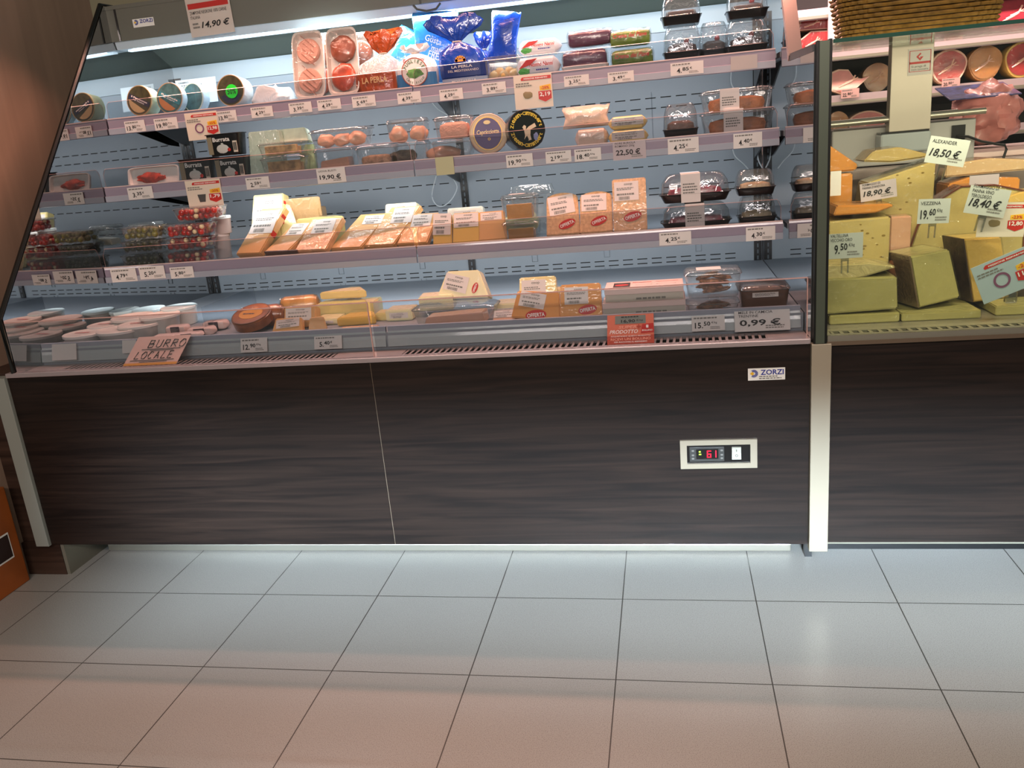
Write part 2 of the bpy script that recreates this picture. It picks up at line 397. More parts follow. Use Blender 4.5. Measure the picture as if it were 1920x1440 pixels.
# back wall of the case
part('back_sheet', bx(-2.34, .449, YB, YB+.02, .80, 2.05), M_BACK)
part('top_ledge', bx(-2.34, .449, YB-.006, YB, 1.965, 2.05), mat('ledge_grey', '#a3adb3', .4))
for z in (1.693, 1.649, 1.395, 1.294, 1.266, .970, .948, .892):
    for a, b in ((-2.30, -.975), (-.895, .40)):
        sl = nb(); x = a+.02
        while x < b-.055:
            box(sl, x, x+.047, YB-.0012, YB+.002, z-.0023, z+.0023); x += .068
        part('vent_slot_row', sl, M_DARK)
cl = nb()
for x in (-2.05, -1.62, -1.19, -.62, -.27, .16):
    for z in (1.005, .925):
        box(cl, x-.014, x+.014, YB-.003, YB, z-.016, z-.014); box(cl, x+.012, x+.014, YB-.003, YB, z-.016, z+.016)
        box(cl, x-.014, x-.012, YB-.003, YB, z-.016, z+.016)
part('sheet_clips', cl, mat('clip_grey', '#6f777d', .5))
for x in (-2.318, -.935, .428):
    u = part('upright', bx(x-.017, x+.017, YB-.010, YB+.001, .86, 2.0), M_BLACK)
    q = nb()
    z = .88
    while z < 1.98: box(q, x-.003, x+.003, YB-.0112, YB-.0095, z, z+.018); z += .028
    part('upright_holes', q, mat('hole_grey', '#5a646b', .6), u)
# canopy
part('canopy_fascia', bx(-2.374, .45, 3.635, 3.645, 2.138, 2.268), M_CANOPY)
part('canopy_top', bx(-2.38, .46, 3.632, 4.12, 2.268, 2.284), M_CANOPY)
part('canopy_soffit', prism_x(nb(), [(3.73, 2.108), (3.82, 2.168), (4.03, 2.05), (4.03, 2.075), (3.82, 2.19), (3.72, 2.118)], -2.352, .449), M_CEILC)
part('lamp_housing', prism_x(nb(), [(3.645, 2.138), (3.655, 2.106), (3.73, 2.106), (3.73, 2.13), (3.66, 2.145)], -2.368, .449), mat('lamp_housing', '#b9c6cf', .35))
ld = nb(); x = -2.30
while x < .42: box(ld, x, x+.009, 3.662, 3.668, 2.100, 2.106); x += .0145
part('led_dots', ld, M_LED)
part('lamp_diffuser', bx(-2.33, .44, 3.675, 3.70, 2.098, 2.1055), mat('lamp_diffuser', '#cfe6f5', .4, emis=1.3))
for x in (-2.33, -.95): part('fascia_joint', bx(x-.004, x+.004, 3.631, 3.637, 2.138, 2.268), M_BLACK)
# side glass
def side(x0y, pts, name, mt):
    bm = nb(); vs = [bm.verts.new((x0y(y), y, z)) for y, z in pts]; f = bm.faces.new(vs)
    r = bmesh.ops.extrude_face_region(bm, geom=[f])
    return bm, [g for g in r['geom'] if isinstance(g, bmesh.types.BMVert)]
PL = [(2.72, .872), (2.72, 1.09), (3.625, 2.285), (4.03, 2.285), (4.03, .872)]
bm, nv = side(lx, PL, '', None)
for v in nv: v.co.x -= .006
bmesh.ops.recalc_face_normals(bm, faces=bm.faces)
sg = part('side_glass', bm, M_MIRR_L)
fr = nb(); tube(fr, [(lx(y)-.006, y-.006, z) for y, z in ((2.715, .872), (2.715, 1.09), (3.62, 2.29), (4.03, 2.29))], .009, 6); part('glass_frame', fr, M_DGREEN, sg)
part('side_panel', bx(-2.668, -2.53, 2.748, 4.1, .147, .87), M_FOOTW)
bm = nb(); prism_x(bm, [(2.722, .872), (2.722, 1.752), (3.20, 1.765), (3.63, 2.30), (4.03, 2.30), (4.03, .872)], .451, .456)
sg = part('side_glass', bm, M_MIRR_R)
part('glass_frame', prism_x(nb(), [(3.192, 1.762), (3.215, 1.745), (3.65, 2.285), (3.628, 2.305)], .446, .492), mat('pink_lit_frame', '#a8938c', .4, .3), sg)
part('glass_frame', prism_x(nb(), [(2.735, 1.738), (3.20, 1.745), (3.20, 1.768), (2.735, 1.758)], .449, .458), mat('frame_dark', '#3b3f40', .3, .3), sg)
# badge maker's mark: gear-like star beside the word
def badge(cxx, cz, w, h, y, par, tiny=True):
    b = part('maker_badge', prism(nb(), [(cxx-w/2, cz-h/2), (cxx+w/2, cz-h/2), (cxx+w/2, cz+h/2), (cxx-w/2, cz+h/2)], y, y-.002, bev=.0006), M_WPRINT, par)
    t = text_bm(nb(), 'ZORZI', cxx+w*.15, cz+h*.16, w*.62, h*.44, y-.003, bold=True)
    ax, az, r = cxx-w*.34, cz+h*.08, h*.32
    for i in range(-6, 7):
        a = i*PI/9; d = Vector((math.cos(a), 0, math.sin(a))); n = Vector((-d.z, 0, d.x)); c = Vector((ax, y-.003, az))
        t.faces.new([t.verts.new(c+d*r*.35-n*r*.05), t.verts.new(c+d*r-n*r*.13), t.verts.new(c+d*r+n*r*.13), t.verts.new(c+d*r*.35+n*r*.05)])
    part('badge_lettering', t, M_BLUEP, b)
    q = nb(); q.faces.new([q.verts.new(p) for p in ((ax-r, y-.0032, az), (ax-r*.35, y-.0032, az-r*.5), (ax+r*.1, y-.0032, az), (ax-r*.35, y-.0032, az+r*.5))])
    part('badge_mark', q, M_YEL, b)
    if tiny: part('badge_small_print', lines(nb(), cxx-w*.2, cxx+w*.46, cz-h*.42, cz-h*.1, 2, y-.003), M_GINK, b)
a = P(1437, 701, 2.715); badge(a.x, a.z, .117, .041, 2.7145, case)
a = P(269, 42, 3.634); badge(a.x, a.z, .102, .034, 3.6345, case, False)
# thermostat and switch
a = P(1347, 851, 2.71); X, Z = a.x, a.z
cu = nb()
for q in ((-.143, .143, .038, .058), (-.143, .143, -.058, -.038), (-.143, -.118, -.038, .038), (.118, .143, -.038, .038)): box(cu, X+q[0], X+q[1], 2.705, 2.716, Z+q[2], Z+q[3])
cp = part('control_bezel', cu, M_BEIGE)
part('control_recess', bx(X-.118, X+.118, 2.7128, 2.7148, Z-.038, Z+.038), M_BLACK, cp)
th = part('thermostat', bx(X-.108, X+.022, 2.709, 2.7126, Z-.030, Z+.028, bev=.001), mat('thermostat_grey', '#3c3c3a', .4), cp)
sc = part('thermostat_display', bx(X-.083, X+.0, 2.7075, 2.709, Z-.019, Z+.022), M_BLACK, cp)
dg = nb()
def seg7(bm, x, z, w, h, segs, y):
    t = w*.2
    D = {'a': (x, x+w, z+h-t, z+h), 'g': (x, x+w, z+h/2-t/2, z+h/2+t/2), 'd': (x, x+w, z, z+t), 'f': (x, x+t, z+h/2, z+h), 'e': (x, x+t, z, z+h/2), 'b': (x+w-t, x+w, z+h/2, z+h), 'c': (x+w-t, x+w, z, z+h/2)}
    for s in segs: flat(bm, *D[s], y)
seg7(dg, X-.043, Z-.013, .016, .028, 'afedcg', 2.707); seg7(dg, X-.024, Z-.013, .016, .028, 'bc', 2.707)
part('display_digits', dg, mat('red_led_digit', '#ff1230', .4, emis=2.2), cp)
part('display_light', flat(flat(nb(), X-.073, X-.066, Z+.008, Z+.014, 2.707), X-.073, X-.064, Z-.002, Z+.003, 2.707), mat('green_led', '#9be03a', .4, emis=1.2), cp)
bt = nb()
for q in (-.10, .008):
    for zz in (.014, -.004, -.018): box(bt, X+q, X+q+.009, 2.708, 2.709, Z+zz-.003, Z+zz+.004, bev=.0004)
part('thermostat_button', bt, mat('button_grey', '#777670', .5), cp)
sw = part('rocker_switch', prism_x(nb(), [(2.7125, Z-.026), (2.704, Z-.022), (2.7075, Z+.002), (2.7065, Z+.024), (2.7125, Z+.026)], X+.050, X+.084), mat('rocker_white', '#b4b3a6', .4), cp)
part('switch_marks', ringm(flat(nb(), X+.066, X+.068, Z+.010, Z+.018, 2.7045), X+.067, Z-.006, .0035, .005, 2.7035, 16), M_INK, cp)
for o_ in [cp]+list(cp.children):
    c_ = Vector((X-cx, 0, Z-.15))
    for v in o_.data.vertices: v.co.x = c_.x+(v.co.x-c_.x)*.885; v.co.z = c_.z+(v.co.z-c_.z)*.885
# cables hanging behind the shelves
def cable(pts, lab):
    c = [P(u, v, y) for u, v, y in pts]; out = []
    for i in range(len(c)-1):
        p0, p1, p2, p3 = c[max(i-1, 0)], c[i], c[i+1], c[min(i+2, len(c)-1)]
        for k in range(6):
            t = k/6; out.append(.5*((2*p1)+(-p0+p2)*t+(2*p0-5*p1+4*p2-p3)*t*t+(-p0+3*p1-3*p2+p3)*t**3))
    out.append(c[-1]); o = obj('lamp_cable', tube(nb(), out, .0028, 6), mat('white_cable', '#c5ccd0', .4), None, True)
    o['label'] = lab; o['category'] = 'cable'; o['group'] = 'lamp cables behind the shelves'
cable([(818, 330, 3.98), (810, 365, 3.99), (818, 384, 3.99), (832, 386, 3.99), (848, 372, 3.99), (857, 350, 3.98), (845, 328, 3.97)], 'white cable hanging in a loop under the middle shelf near the central upright')
cable([(1371, 133, 3.98), (1371, 155, 3.99), (1378, 170, 3.99)], 'white cable running down above the long loaf boxes at the shelf end')
cable([(1372, 270, 3.98), (1378, 292, 3.99), (1395, 308, 3.99), (1405, 320, 3.99)], 'white cable slanting down above the topmost raspberry cake box')
cable([(1421, 128, 3.96), (1420, 150, 3.97), (1422, 172, 3.97)], 'white cable close to the right black upright below the top shelf')
cable([(1420, 275, 3.96), (1422, 300, 3.97), (1430, 316, 3.97)], 'white cable close to the right black upright below the middle shelf')
cable([(810, 192, 3.97), (822, 205, 3.98), (842, 218, 3.99), (852, 235, 3.99)], 'white cable under the top shelf bending toward the central upright')
# partition post between the case and the counter
post = thing('partition_post', 'tall narrow metal post between the display case and the cheese counter', 'post', T(.48, 2.71, .13))
def ppart(n, bm, mt): bmesh.ops.transform(bm, matrix=T(-.48, -2.71, -.13), verts=bm.verts); return obj(n, bm, mt, post)
ppart('lower_post', bx(.4505, .511, 2.694, 2.73, .13, .862, bev=.002), M_BEIGE)
ppart('upper_post', bx(.462, .489, 2.694, 2.73, .864, 1.762), M_GREENFR)
ppart('post_edge', box(bx(.456, .462, 2.696, 2.73, .864, 1.764), .489, .497, 2.696, 2.73, .864, 1.766), M_DGREEN)
ppart('post_foot', bx(.47, .495, 2.90, 2.93, 0, .16), M_BLACK); ppart('foot_arm', bx(.472, .493, 2.72, 2.93, .135, .16), M_BLACK)
# tall brown end panel of the neighbouring unit and the orange stand
o = obj('tall_brown_partition', bx(-2.80, -2.672, 2.70, 3.98, .0, 2.75), M_BROWN); o['label'] = 'tall satin brown end panel rising beside the open case'; o['category'] = 'partition'
st = thing('orange_display_stand', 'orange brown display stand standing on the tiles beside the case foot', 'display stand', T(-2.63, 2.69, 0))
obj('stand_body', bx(-.6, .0, -.6, .0, 0, .42, bev=.004), mat('orange_board', '#a0521c', .5, var=.35, vscale=3), st)
obj('stand_print', bx(.0005, .0012, -.20, -.045, .13, .24), M_WPRINT, st, label='white edged print')
obj('print_centre', bx(.0013, .0018, -.195, -.05, .137, .233), mat('print_dark', '#2b1712', .5), st)

# ------------------------------------------------------------------ the meat and cheese counter on the right
counter = thing('serve_over_counter', 'serve-over deli counter with dark wood front and glass screen', 'counter', T(1.3, 2.72, .15))
def cpart(n, bm, mt, par=None, **k): bmesh.ops.transform(bm, matrix=T(-1.3, -2.72, -.15), verts=bm.verts); return obj(n, bm, mt, par or counter, **k)
XE = 2.6
cpart('front_panel', bx(.513, XE, 2.722, 2.745, .152, .862), M_WENGE)
cpart('body', bx(.515, XE, 2.746, 4.2, .15, .80), MATS['case_body'])
cpart('kick_rail', bx(.52, XE, 2.96, 2.98, .0, .15), M_BLACK)
cpart('bottom_edge', bx(.513, XE, 2.721, 2.746, .146, .152), M_ALU)
cpart('deck_nosing', bx(.498, XE, 2.702, 2.74, .853, .866), mat('brown_nosing', '#6e5d4c', .4, .3))
cpart('glass_channel', bx(.50, XE, 2.706, 2.735, .866, .884), M_ALU)
cpart('grille_trough', bx(.50, XE, 2.74, 2.86, .80, .85), M_DARK)
gb = nb(); x = .53
while x < XE-.05:
    vs = [(x, 2.752), (x+.011, 2.752), (x+.011-.004, 2.83), (x-.004, 2.83)]
    a = [gb.verts.new((p[0], p[1], .8665)) for p in vs]; b = [gb.verts.new((p[0], p[1], .868)) for p in vs]; gb.faces.new(b)
    for i in range(4): gb.faces.new((a[i], a[(i+1) % 4], b[(i+1) % 4], b[i]))
    x += .030
box(gb, .50, XE, 2.736, 2.754, .862, .869); box(gb, .50, XE, 2.828, 2.86, .862, .869); box(gb, .50, .53, 2.75, 2.83, .862, .868)
cpart('air_grille', gb, mat('counter_grille', '#8f8a72', .4, .3))
cpart('deck', bx(.50, XE, 2.86, 3.55, .80, .866), M_STEEL)
cpart('display_step', box(bx(.50, XE, 3.29, 3.55, .866, 1.03), .50, XE, 3.42, 3.55, 1.03, 1.19), mat('step_dark', '#2c2622', .5))
cpart('worktop', bx(.50, XE, 3.56, 4.66, 1.30, 1.335), mat('pale_worktop', '#b8a8a4', .35))
cpart('worktop_front', bx(.50, XE, 3.555, 3.58, 1.0, 1.30), mat('worktop_front', '#8d7f78', .4, .4))
g = cpart('front_glass', bx(.500, XE, 2.711, 2.717, .884, 1.752), M_GLASS)
g = cpart('glass_shelf', bx(.500, XE, 2.705, 3.16, 1.7545, 1.763), see('shelf_glass', '#e8f2ea', .06))
cpart('glass_shelf_edge', bx(.500, XE, 2.700, 2.7055, 1.753, 1.764), M_GEDGE, g)

# ------------------------------------------------------------------ goods: builders
def cheese(key, col, **k): return mat(key, col, .45, coat=.9, bump=.6, bscale=24, sss=.08, **k)
C_PALE = cheese('cheese_pale', '#e3d08c'); C_YEL = cheese('cheese_yellow', '#dfb455'); C_ORG = cheese('cheese_orange', '#dc9340')
C_IVO = cheese('cheese_ivory', '#ece3b8'); C_PEACH = cheese('cheese_peach', '#dba668'); C_WHITE = cheese('cheese_white', '#e9e4d4')
C_GREEN = cheese('cheese_greenish', '#cabb5e', var=.08); C_RIND = mat('brown_rind', '#5b3a26', .5, coat=.5, bump=.4, var=.3)
C_PINK = cheese('cheese_pink', '#d9a78a'); C_SMOKE = mat('smoked_rind', '#8e4f22', .35, coat=.7, var=.35, vscale=18, bump=.3)
M_PINKLAB = mat('paper_label', '#dcd2cc', .55)
def label_on(par, x, z, w, h, y, style='coop', rot=0., mt=None, seed=1):
    """paper label with its small print, lying on a front face"""
    R_ = T(x, 0, z) @ Ry(-rot)
    q = bx(-w/2, w/2, y-.0009, y, -h/2, h/2, R_)
    l = obj('label', q, mt or M_PINKLAB, par)
    b = nb(); yy = y-.0014
    if style == 'coop':
        text_bm(b, 'coop', w*.08, h*.34, w*.34, h*.12, yy, bold=True); lines(b, -w*.4, w*.4, h*.05, h*.2, 2, yy, seed)
        lines(b, -w*.4, w*.4, -h*.25, -h*.08, 1, yy, seed+1); barcode(b, -w*.32, w*.12, -h*.45, -h*.28, yy)
    else:
        lines(b, -w*.4, w*.4, -h*.35, h*.35, 4, yy, seed)
    bmesh.ops.transform(b, matrix=R_, verts=b.verts)
    obj('label_print', b, M_GINK, l)
    return l
def sticker_offerta(par, x, z, w, y, rot=.2):
    R_ = T(x, 0, z) @ Ry(-rot)
    q = disc(nb(), 0, 0, w/2, y, rz=w*.26); bmesh.ops.transform(q, matrix=R_, verts=q.verts)
    s = obj('offer_sticker', q, M_RED, par)
    t = text_bm(nb(), 'OFFERTA', 0, 0, w*.84, w*.2, y-.0012, bold=True); bmesh.ops.transform(t, matrix=R_, verts=t.verts)
    obj('sticker_lettering', t, M_WPRINT, s)
def wedge(b, y, lab, mt, t=.022, tilt=0., k=1., zb=None, yaw=0., label=None, offer=None, rind=None, group=None, stripe=False, name='cheese_wedge', skew=0., roundtop=False, roll=0., para=0.):
    x, z, w, h = fit(b, y, t if tilt < .3 else 0, zb, tilt)
    r = thing(name, lab, 'cheese', T(x, y, z+t*math.sin(tilt)) @ Rz(yaw) @ Rx(-tilt) @ Ry(roll), group)
    hw = w/2; tw = hw*k; r.location.y += hw*abs(math.sin(yaw))*.9
    if para: pts = [(-hw, 0), (hw-para*w, 0), (hw, h), (-hw+para*w, h)]
    elif roundtop: pts = [(-hw, 0), (hw, 0), (tw, h*.9), (tw*.55, h*.975), (0, h), (-tw*.55, h*.975), (-tw, h*.9)]
    else: pts = [(-hw, 0), (hw, 0), (tw+skew, h), (-tw+skew, h)]
    obj('cheese_body', prism(nb(), pts, 0, t, bev=min(.004, t*.2, h*.2)), mt, r, True)
    if rind == 'side':
        obj('rind', prism(nb(), [(-hw-.0008, .002), (-hw-.0008, .002), (-tw+skew-.0008, h-.002), (-tw+skew-.001, h-.002)], .002, t-.002), C_RIND, r) if 0 else obj('rind', prism(nb(), [(-hw-.003, .001), (-hw+.0005, .001), (-tw+skew+.0005, h-.001), (-tw+skew-.003, h-.001)], .001, t-.001), C_RIND, r)
    if rind == 'foot':
        obj('rind', prism(nb(), [(-hw+.002, -.0006), (hw-.002, -.0006), (hw-.002, .005), (-hw+.002, .005)], -.0015, t*.9), C_RIND, r)
    if stripe:
        q = nb(); 
        for f0, f1 in ((.40, .50), (.80, .86)):
            e0, e1 = [hw-(para*w*(1-f) if para else hw*(1-k)*f)+.0008 for f in (f0, f1)]
            loops(q, [[(e0-.002, yy, h*f0), (e0, yy, h*f0), (e1, yy, h*f1), (e1-.002, yy, h*f1)] for yy in (t*.1, t*.9)])
        obj('red_stripe', q, M_RED, r)
    if label:
        lx_, lz_, lw_, lh_ = label[:4]
        label_on(r, lx_*w, lz_*h, lw_*w, lh_*h, -.0006, label[4] if len(label) > 4 else 'coop', rot=label[5] if len(label) > 5 else 0., seed=len(lab))
    if offer: sticker_offerta(r, offer[0]*w, offer[1]*h, offer[2]*w, -.0008, offer[3] if len(offer) > 3 else .25)
    return r
def slab(b, y, d, lab, mt, zb=None, yaw=0., label=None, taper=1., name='cheese_slab', pointed=False, cat='cheese', group=None, roll=0.):
    """a cheese lying flat, its cut face to the front"""
    x, z, w, h = fit(b, y, d, zb)
    h = max(h, .010); r = thing(name, lab, cat, T(x, y, z) @ Rz(yaw) @ Ry(roll), group); hw = w/2
    if pointed:
        rr = [[(-hw, 0, zz), (hw, 0, zz), (hw*.3, d, zz), (-hw*.1, d, zz)] for zz in (0, h)]
        o = loops(nb(), rr)
    else:
        rr = [[(-hw, 0, zz), (hw, 0, zz), (hw*taper, d, zz), (-hw*taper, d, zz)] for zz in (0, h)]
        o = loops(nb(), rr)
    bmesh.ops.bevel(o, geom=list(o.edges), offset=min(.004, h*.2), segments=2, affect='EDGES')
    obj('cheese_body', o, mt, r, True)
    if label:   # on the front face
        label_on(r, label[0]*w, label[1]*h, label[2]*w, label[3]*h, -.0008, seed=len(lab))
    return r
def content(par, kind, w, d, h, z0, mt, seed=0, mt2=None, n=3):
    """what a tray or box holds"""
    if kind == 'slab':
        o = prism(nb(), [(-w*.42, z0), (w*.42, z0), (w*.40, z0+h*.9), (-w*.38, z0+h*.7)], d*.12, d*.85, bev=.003); return obj('cheese_piece', o, mt, par, True)
    if kind == 'lumps':
        for i in range(n):
            obj('cheese_piece', blob(nb(), (-w*.30+w*.60*i/max(1, n-1), d*.5, z0+h*.42), (w*.40/n*1.3, d*.3, h*.45), .30, 1.6, 3, seed+i), mt, par, True)
    if kind == 'balls':
        rnd = random.Random(seed); q = nb(); q2 = nb(); nx = max(3, int(w/.026)); ny = max(2, int(d/.028))
        for i in range(nx):
            for j in range(ny):
                for kz in range(max(1, round(h/.021))):
                    c = (-w*.40+w*.80*i/(nx-1)+rnd.uniform(-.006, .006)+(kz % 2)*.008, d*.15+d*.7*j/(ny-1)+rnd.uniform(-.004, .004), z0+.013+kz*.02+rnd.uniform(-.002, .002))
                    bmesh.ops.create_icosphere(q, subdivisions=2, radius=rnd.uniform(.0115, .0155), matrix=T(*c))
                    if mt2 and rnd.random() < .28: bmesh.ops.create_icosphere(q2, subdivisions=2, radius=.0105, matrix=T(c[0]+.003, c[1]-.0075, c[2]+.002))
        o = obj('filling', q, mt, par, True); o['kind'] = 'stuff'
        if mt2: o = obj('cream_filling', q2, mt2, par, True); o['kind'] = 'stuff'
    if kind == 'bigballs':
        for i, (a, c, e) in enumerate(((-.28, .2, 0), (.02, .16, .0), (.30, .25, 0), (-.12, .5, .7), (.16, .5, .7), (-.3, .7, .3), (.3, .75, .3))):
            obj('cheese_ball', blob(nb(), (a*w, d*c+.01, z0+.019+e*.02), (.0205,)*3, .06, 2, 3, i), mt, par, True)
    if kind == 'strips':
        rnd = random.Random(seed)
        for i in range(9):
            b_ = blob(nb(), (0, 0, 0), (w*.24, .011, .009), .35, 9, 3, i, T(rnd.uniform(-.2, .2)*w, d*(.15+.7*rnd.random()), z0+.01+(h-.012)*i/9) @ Rz(rnd.uniform(-.7, .7)) @ Ry(rnd.uniform(-.3, .3))); obj('baked_strip', b_, mt, par, True)
    if kind == 'loaf':
        obj('loaf', loops(nb(), rings([(z0, w*.42, d*.38), (z0+h*.55, w*.45, d*.42), (z0+h*.85, w*.42, d*.36), (z0+h, w*.25, d*.2)], 28, 5., 0, d/2)), mt, par, True)
    if kind == 'slices':
        for i in range(n):
            obj('slice', bx(-w*.4, w*.4, d*.15+i*d*.7/n, d*.15+(i+.8)*d*.7/n, z0, z0+h*random.Random(seed+i).uniform(.75, 1), bev=.002), mt, par)
def clearbox(b, y, d, lab, kind, mt, zb=None, yaw=0., hfill=.55, seed=0, mt2=None, n=3, lidlab=False, frontlab=None, cat='food box', name='clear_food_box', group=None, band=None, basemt=None, dome=False, lidbig=True):
    x, z, w, h = fit(b, y, d, zb)
    h = max(h, .022); r = thing(name, lab, cat, T(x, y, z) @ Rz(yaw), group)
    hw, hd = w/2, d/2; hb = h*(.27 if dome else .82)
    tray = loops(nb(), rings([(.0, hw*.86, hd*.86), (.003, hw*.88, hd*.88), (hb, hw*.97, hd*.97), (hb+.001, hw, hd), (hb+.003, hw, hd)], 36, 7., 0, hd), True, False)
    obj('tray', tray, basemt or M_CLEAR, r, True)
    if dome: lid = rings([(hb+.003, hw, hd), (hb+.006, hw*.96, hd*.96), (h*.7, hw*.92, hd*.92), (h*.93, hw*.80, hd*.80), (h, hw*.70, hd*.70)], 36, 5., 0, hd)
    else: lid = rings([(hb+.003, hw*1.01, hd*1.01), (hb+.006, hw*1.01, hd*1.01), (h-.001, hw*.92, hd*.92), (h, hw*.88, hd*.88)], 36, 7., 0, hd)
    obj('lid', loops(nb(), lid, False, True), M_DOME if dome else M_CLEAR, r, True)
    e = nb(); loop = [(a, hd+c, hb+.003) for a, c in sup(36, hw*1.008, hd*1.008, 7.)]; loop.append(loop[0]); tube(e, loop, .0012, 5)
    obj('rim', e, see('clear_rim', '#e6eaea', .35, .08), r, True)
    content(r, kind, w*.86, d*.9, h*hfill, .004, mt, seed, mt2, n)
    if band:
        q = nb(); bw = band[1]*w/2; bx0 = band[0]*w
        for p in ((bx0-bw, bx0+bw, -.0015, 0, .0, h), (bx0-bw, bx0+bw, 0, d*.95, h, h+.0015)): box(q, *p)
        l = obj('paper_band', q, M_PINKLAB, r); obj('band_print', lines(nb(), bx0-bw*.8, bx0+bw*.8, h*.3, h*.7, 4, -.002, seed), M_GINK, l)
    if frontlab: label_on(r, frontlab[0]*w, frontlab[1]*h, frontlab[2]*w, frontlab[3]*h, -.001, 'x', seed=seed)
    if lidlab:
        obj('lid_label', bx(-w*.28, w*.15, d*.25, d*.7, h+.0004, h+.0012), M_PINKLAB, r)
    return r
def facets(n, r, j=0.): return [(r*math.cos(2*PI*(i+j)/n), r*math.sin(2*PI*(i+j)/n)) for i in range(n)]
def roundcheese(b, y, lab, d, facemt, wrapmt, rimmt, yaw=0., tilt=.12, zb=None, deco=None, n=11, name='round_cheese', group=None):
    x, z, w, h = fit(b, y, 0, zb, tilt); rad = w/2 if tilt > .5 else (w*.55+h*.45)/2
    r = thing(name, lab, 'cheese', T(x, y, z+d*math.sin(tilt)+.002) @ Rz(yaw) @ Rx(-tilt), group)
    pr = [(0, rad*.93), (.004, rad), (d*.85, rad*.98), (d, rad*.86)]
    rr = [[(a, yy, c+rad) for a, c in facets(n*2, q, .5)] for yy, q in pr]
    o = loops(nb(), rr)
    for v in o.verts:
        if v.co.y > .002: k = 1+.03*noise.noise(v.co*60); v.co.x *= k; v.co.z = rad+(v.co.z-rad)*k
    for v in o.verts: v.co.z = max(v.co.z, 0)
    obj('wrapping', o, wrapmt, r, True); r.location.y += rad*abs(math.sin(yaw))*.9
    f = obj('face_label', disc(nb(), 0, rad, rad*.96, -.0005, 32), facemt, r)
    obj('label_rim', ringm(nb(), 0, rad, rad*.92, rad*.97, -.0013, 40), rimmt, f)
    if deco: deco(r, f, rad)
    return r
def tag(u, v, wp, hp, y, price, lab, small=None, header=None, mt=None, tilt=0., blank=False, roll=0., cat='price tag', name='price_tag', big=False, italic=False, group=None, unit=True):
    c = P(u, v, y); w = P(u+wp/2, v, y).x-P(u-wp/2, v, y).x; h = P(u, v-hp/2, y).z-P(u, v+hp/2, y).z
    r = thing(name, lab, cat, T(c.x, y, c.z) @ Rx(tilt) @ Ry(roll), group)
    obj('card', bx(-w/2, w/2, 0, .0012, -h/2, h/2), mt or M_CARD, r)
    if blank: return r
    if header: text(r, header, -w*.12, h*.33, w*.62, h*.13*(1+header.count('\n')*1.3), name='header_print')
    else: obj('header_print', lines(nb(), -w*.44, w*.30, h*.26, h*.44, 1, -.0006, int(u)), M_GINK, r)
    if ' ' in price: text(r, price, -w*.04, -h*.10, w*.74, h*.36, name='price_print', bold=True, shear=.25 if italic else 0)
    else:
        i = price.index(','); a, c2 = price[:i]+'.', price[i+1:]
        q = nb(); wa = w*(.15 if len(a) == 2 else .25)
        text_bm(q, a, -w*.16-wa/2, -h*.13, wa, h*.38, -.0008, bold=True); text_bm(q, c2, -w*.04, -h*.03, w*.20, h*.28, -.0008, bold=True)
        obj('price_print', q, M_INK, r)
        if unit: text(r, '€' if unit is True else unit, w*(.12 if unit is True else .18), h*.02, w*(.07 if unit is True else .17), h*.17, name='unit_print')
    obj('fine_print', lines(nb(), w*.06, w*.42, -h*.40, -h*.20, 2, -.0006, int(v)), M_GINK, r)
    return r
def promo(b, y, price, pct, lab, pic='x', roll=0., tilt=0., mt=None):
    u0, v0, u1, v1 = b; c = P((u0+u1)/2, (v0+v1)/2, y); w = P(u1, v0, y).x-P(u0, v0, y).x-.004; h = P(u0, v0, y).z-P(u0, v1, y).z
    w, h = abs(w), abs(h)
    r = thing('promotion_card', lab, 'promotion card', T(c.x, y, c.z) @ Rx(tilt) @ Ry(roll))
    obj('card', bx(-w/2, w/2, 0, .0015, -h/2, h/2), mt or mat('cream_card', '#ddd2bf', .5), r)
    k = obj('banner', prism(nb(), [(-w*.3, h*.33), (w*.48, h*.33), (w*.48, h*.43), (-w*.27, h*.43), (-w*.31, h*.38)], -.0004, 0), M_RED, r)
    text(k, 'MISSIONE RISPARMIO', w*.08, h*.38, w*.62, h*.045, -.001, M_WPRINT, 'banner_print', bold=True)
    obj('small_print', lines(nb(), -w*.45, -w*.02, h*.14, h*.28, 2, -.0006, 5), M_GINK, r)
    obj('percent_flash', prism(nb(), [(w*.17, 0), (w*.46, 0), (w*.46, h*.17), (w*.17, h*.13)], -.0005, 0), M_YEL, r)
    text(r, pct, w*.31, h*.075, w*.22, h*.09, -.0012, M_RED, 'percent_print', bold=True)
    s = obj('price_shield', prism(nb(), [(w*.13, -h*.02), (w*.47, -h*.02), (w*.47, -h*.25), (w*.30, -h*.34), (w*.13, -h*.25)], -.0008, 0), M_RED, r)
    text(s, price, w*.30, -h*.12, w*.28, h*.14, -.0014, M_WPRINT, 'price_print', bold=True)
    p = nb()
    if pic == 'round': ringm(p, -w*.1, -h*.08, w*.10, w*.14, -.0008)
    elif pic == 'pot': prism(p, [(-w*.16, -h*.3), (0, -h*.3), (w*.04, -h*.02), (-w*.2, -h*.02)], -.0008, -.0002)
    else: blob(p, (-w*.15, -.0006, -h*.1), (w*.13, .0005, h*.11), .3, 3, 2, 3)
    obj('product_picture', p, mat('picture_'+pic, {'round': '#7b4a6a', 'pot': '#4a4a48'}.get(pic, '#8c7a52'), .5), r)
    return r
def bagfront(rx, ry, n=2.6):
    return lambda x: -ry*max(0., 1-min(1., abs(x/rx))**n)**(1/n)
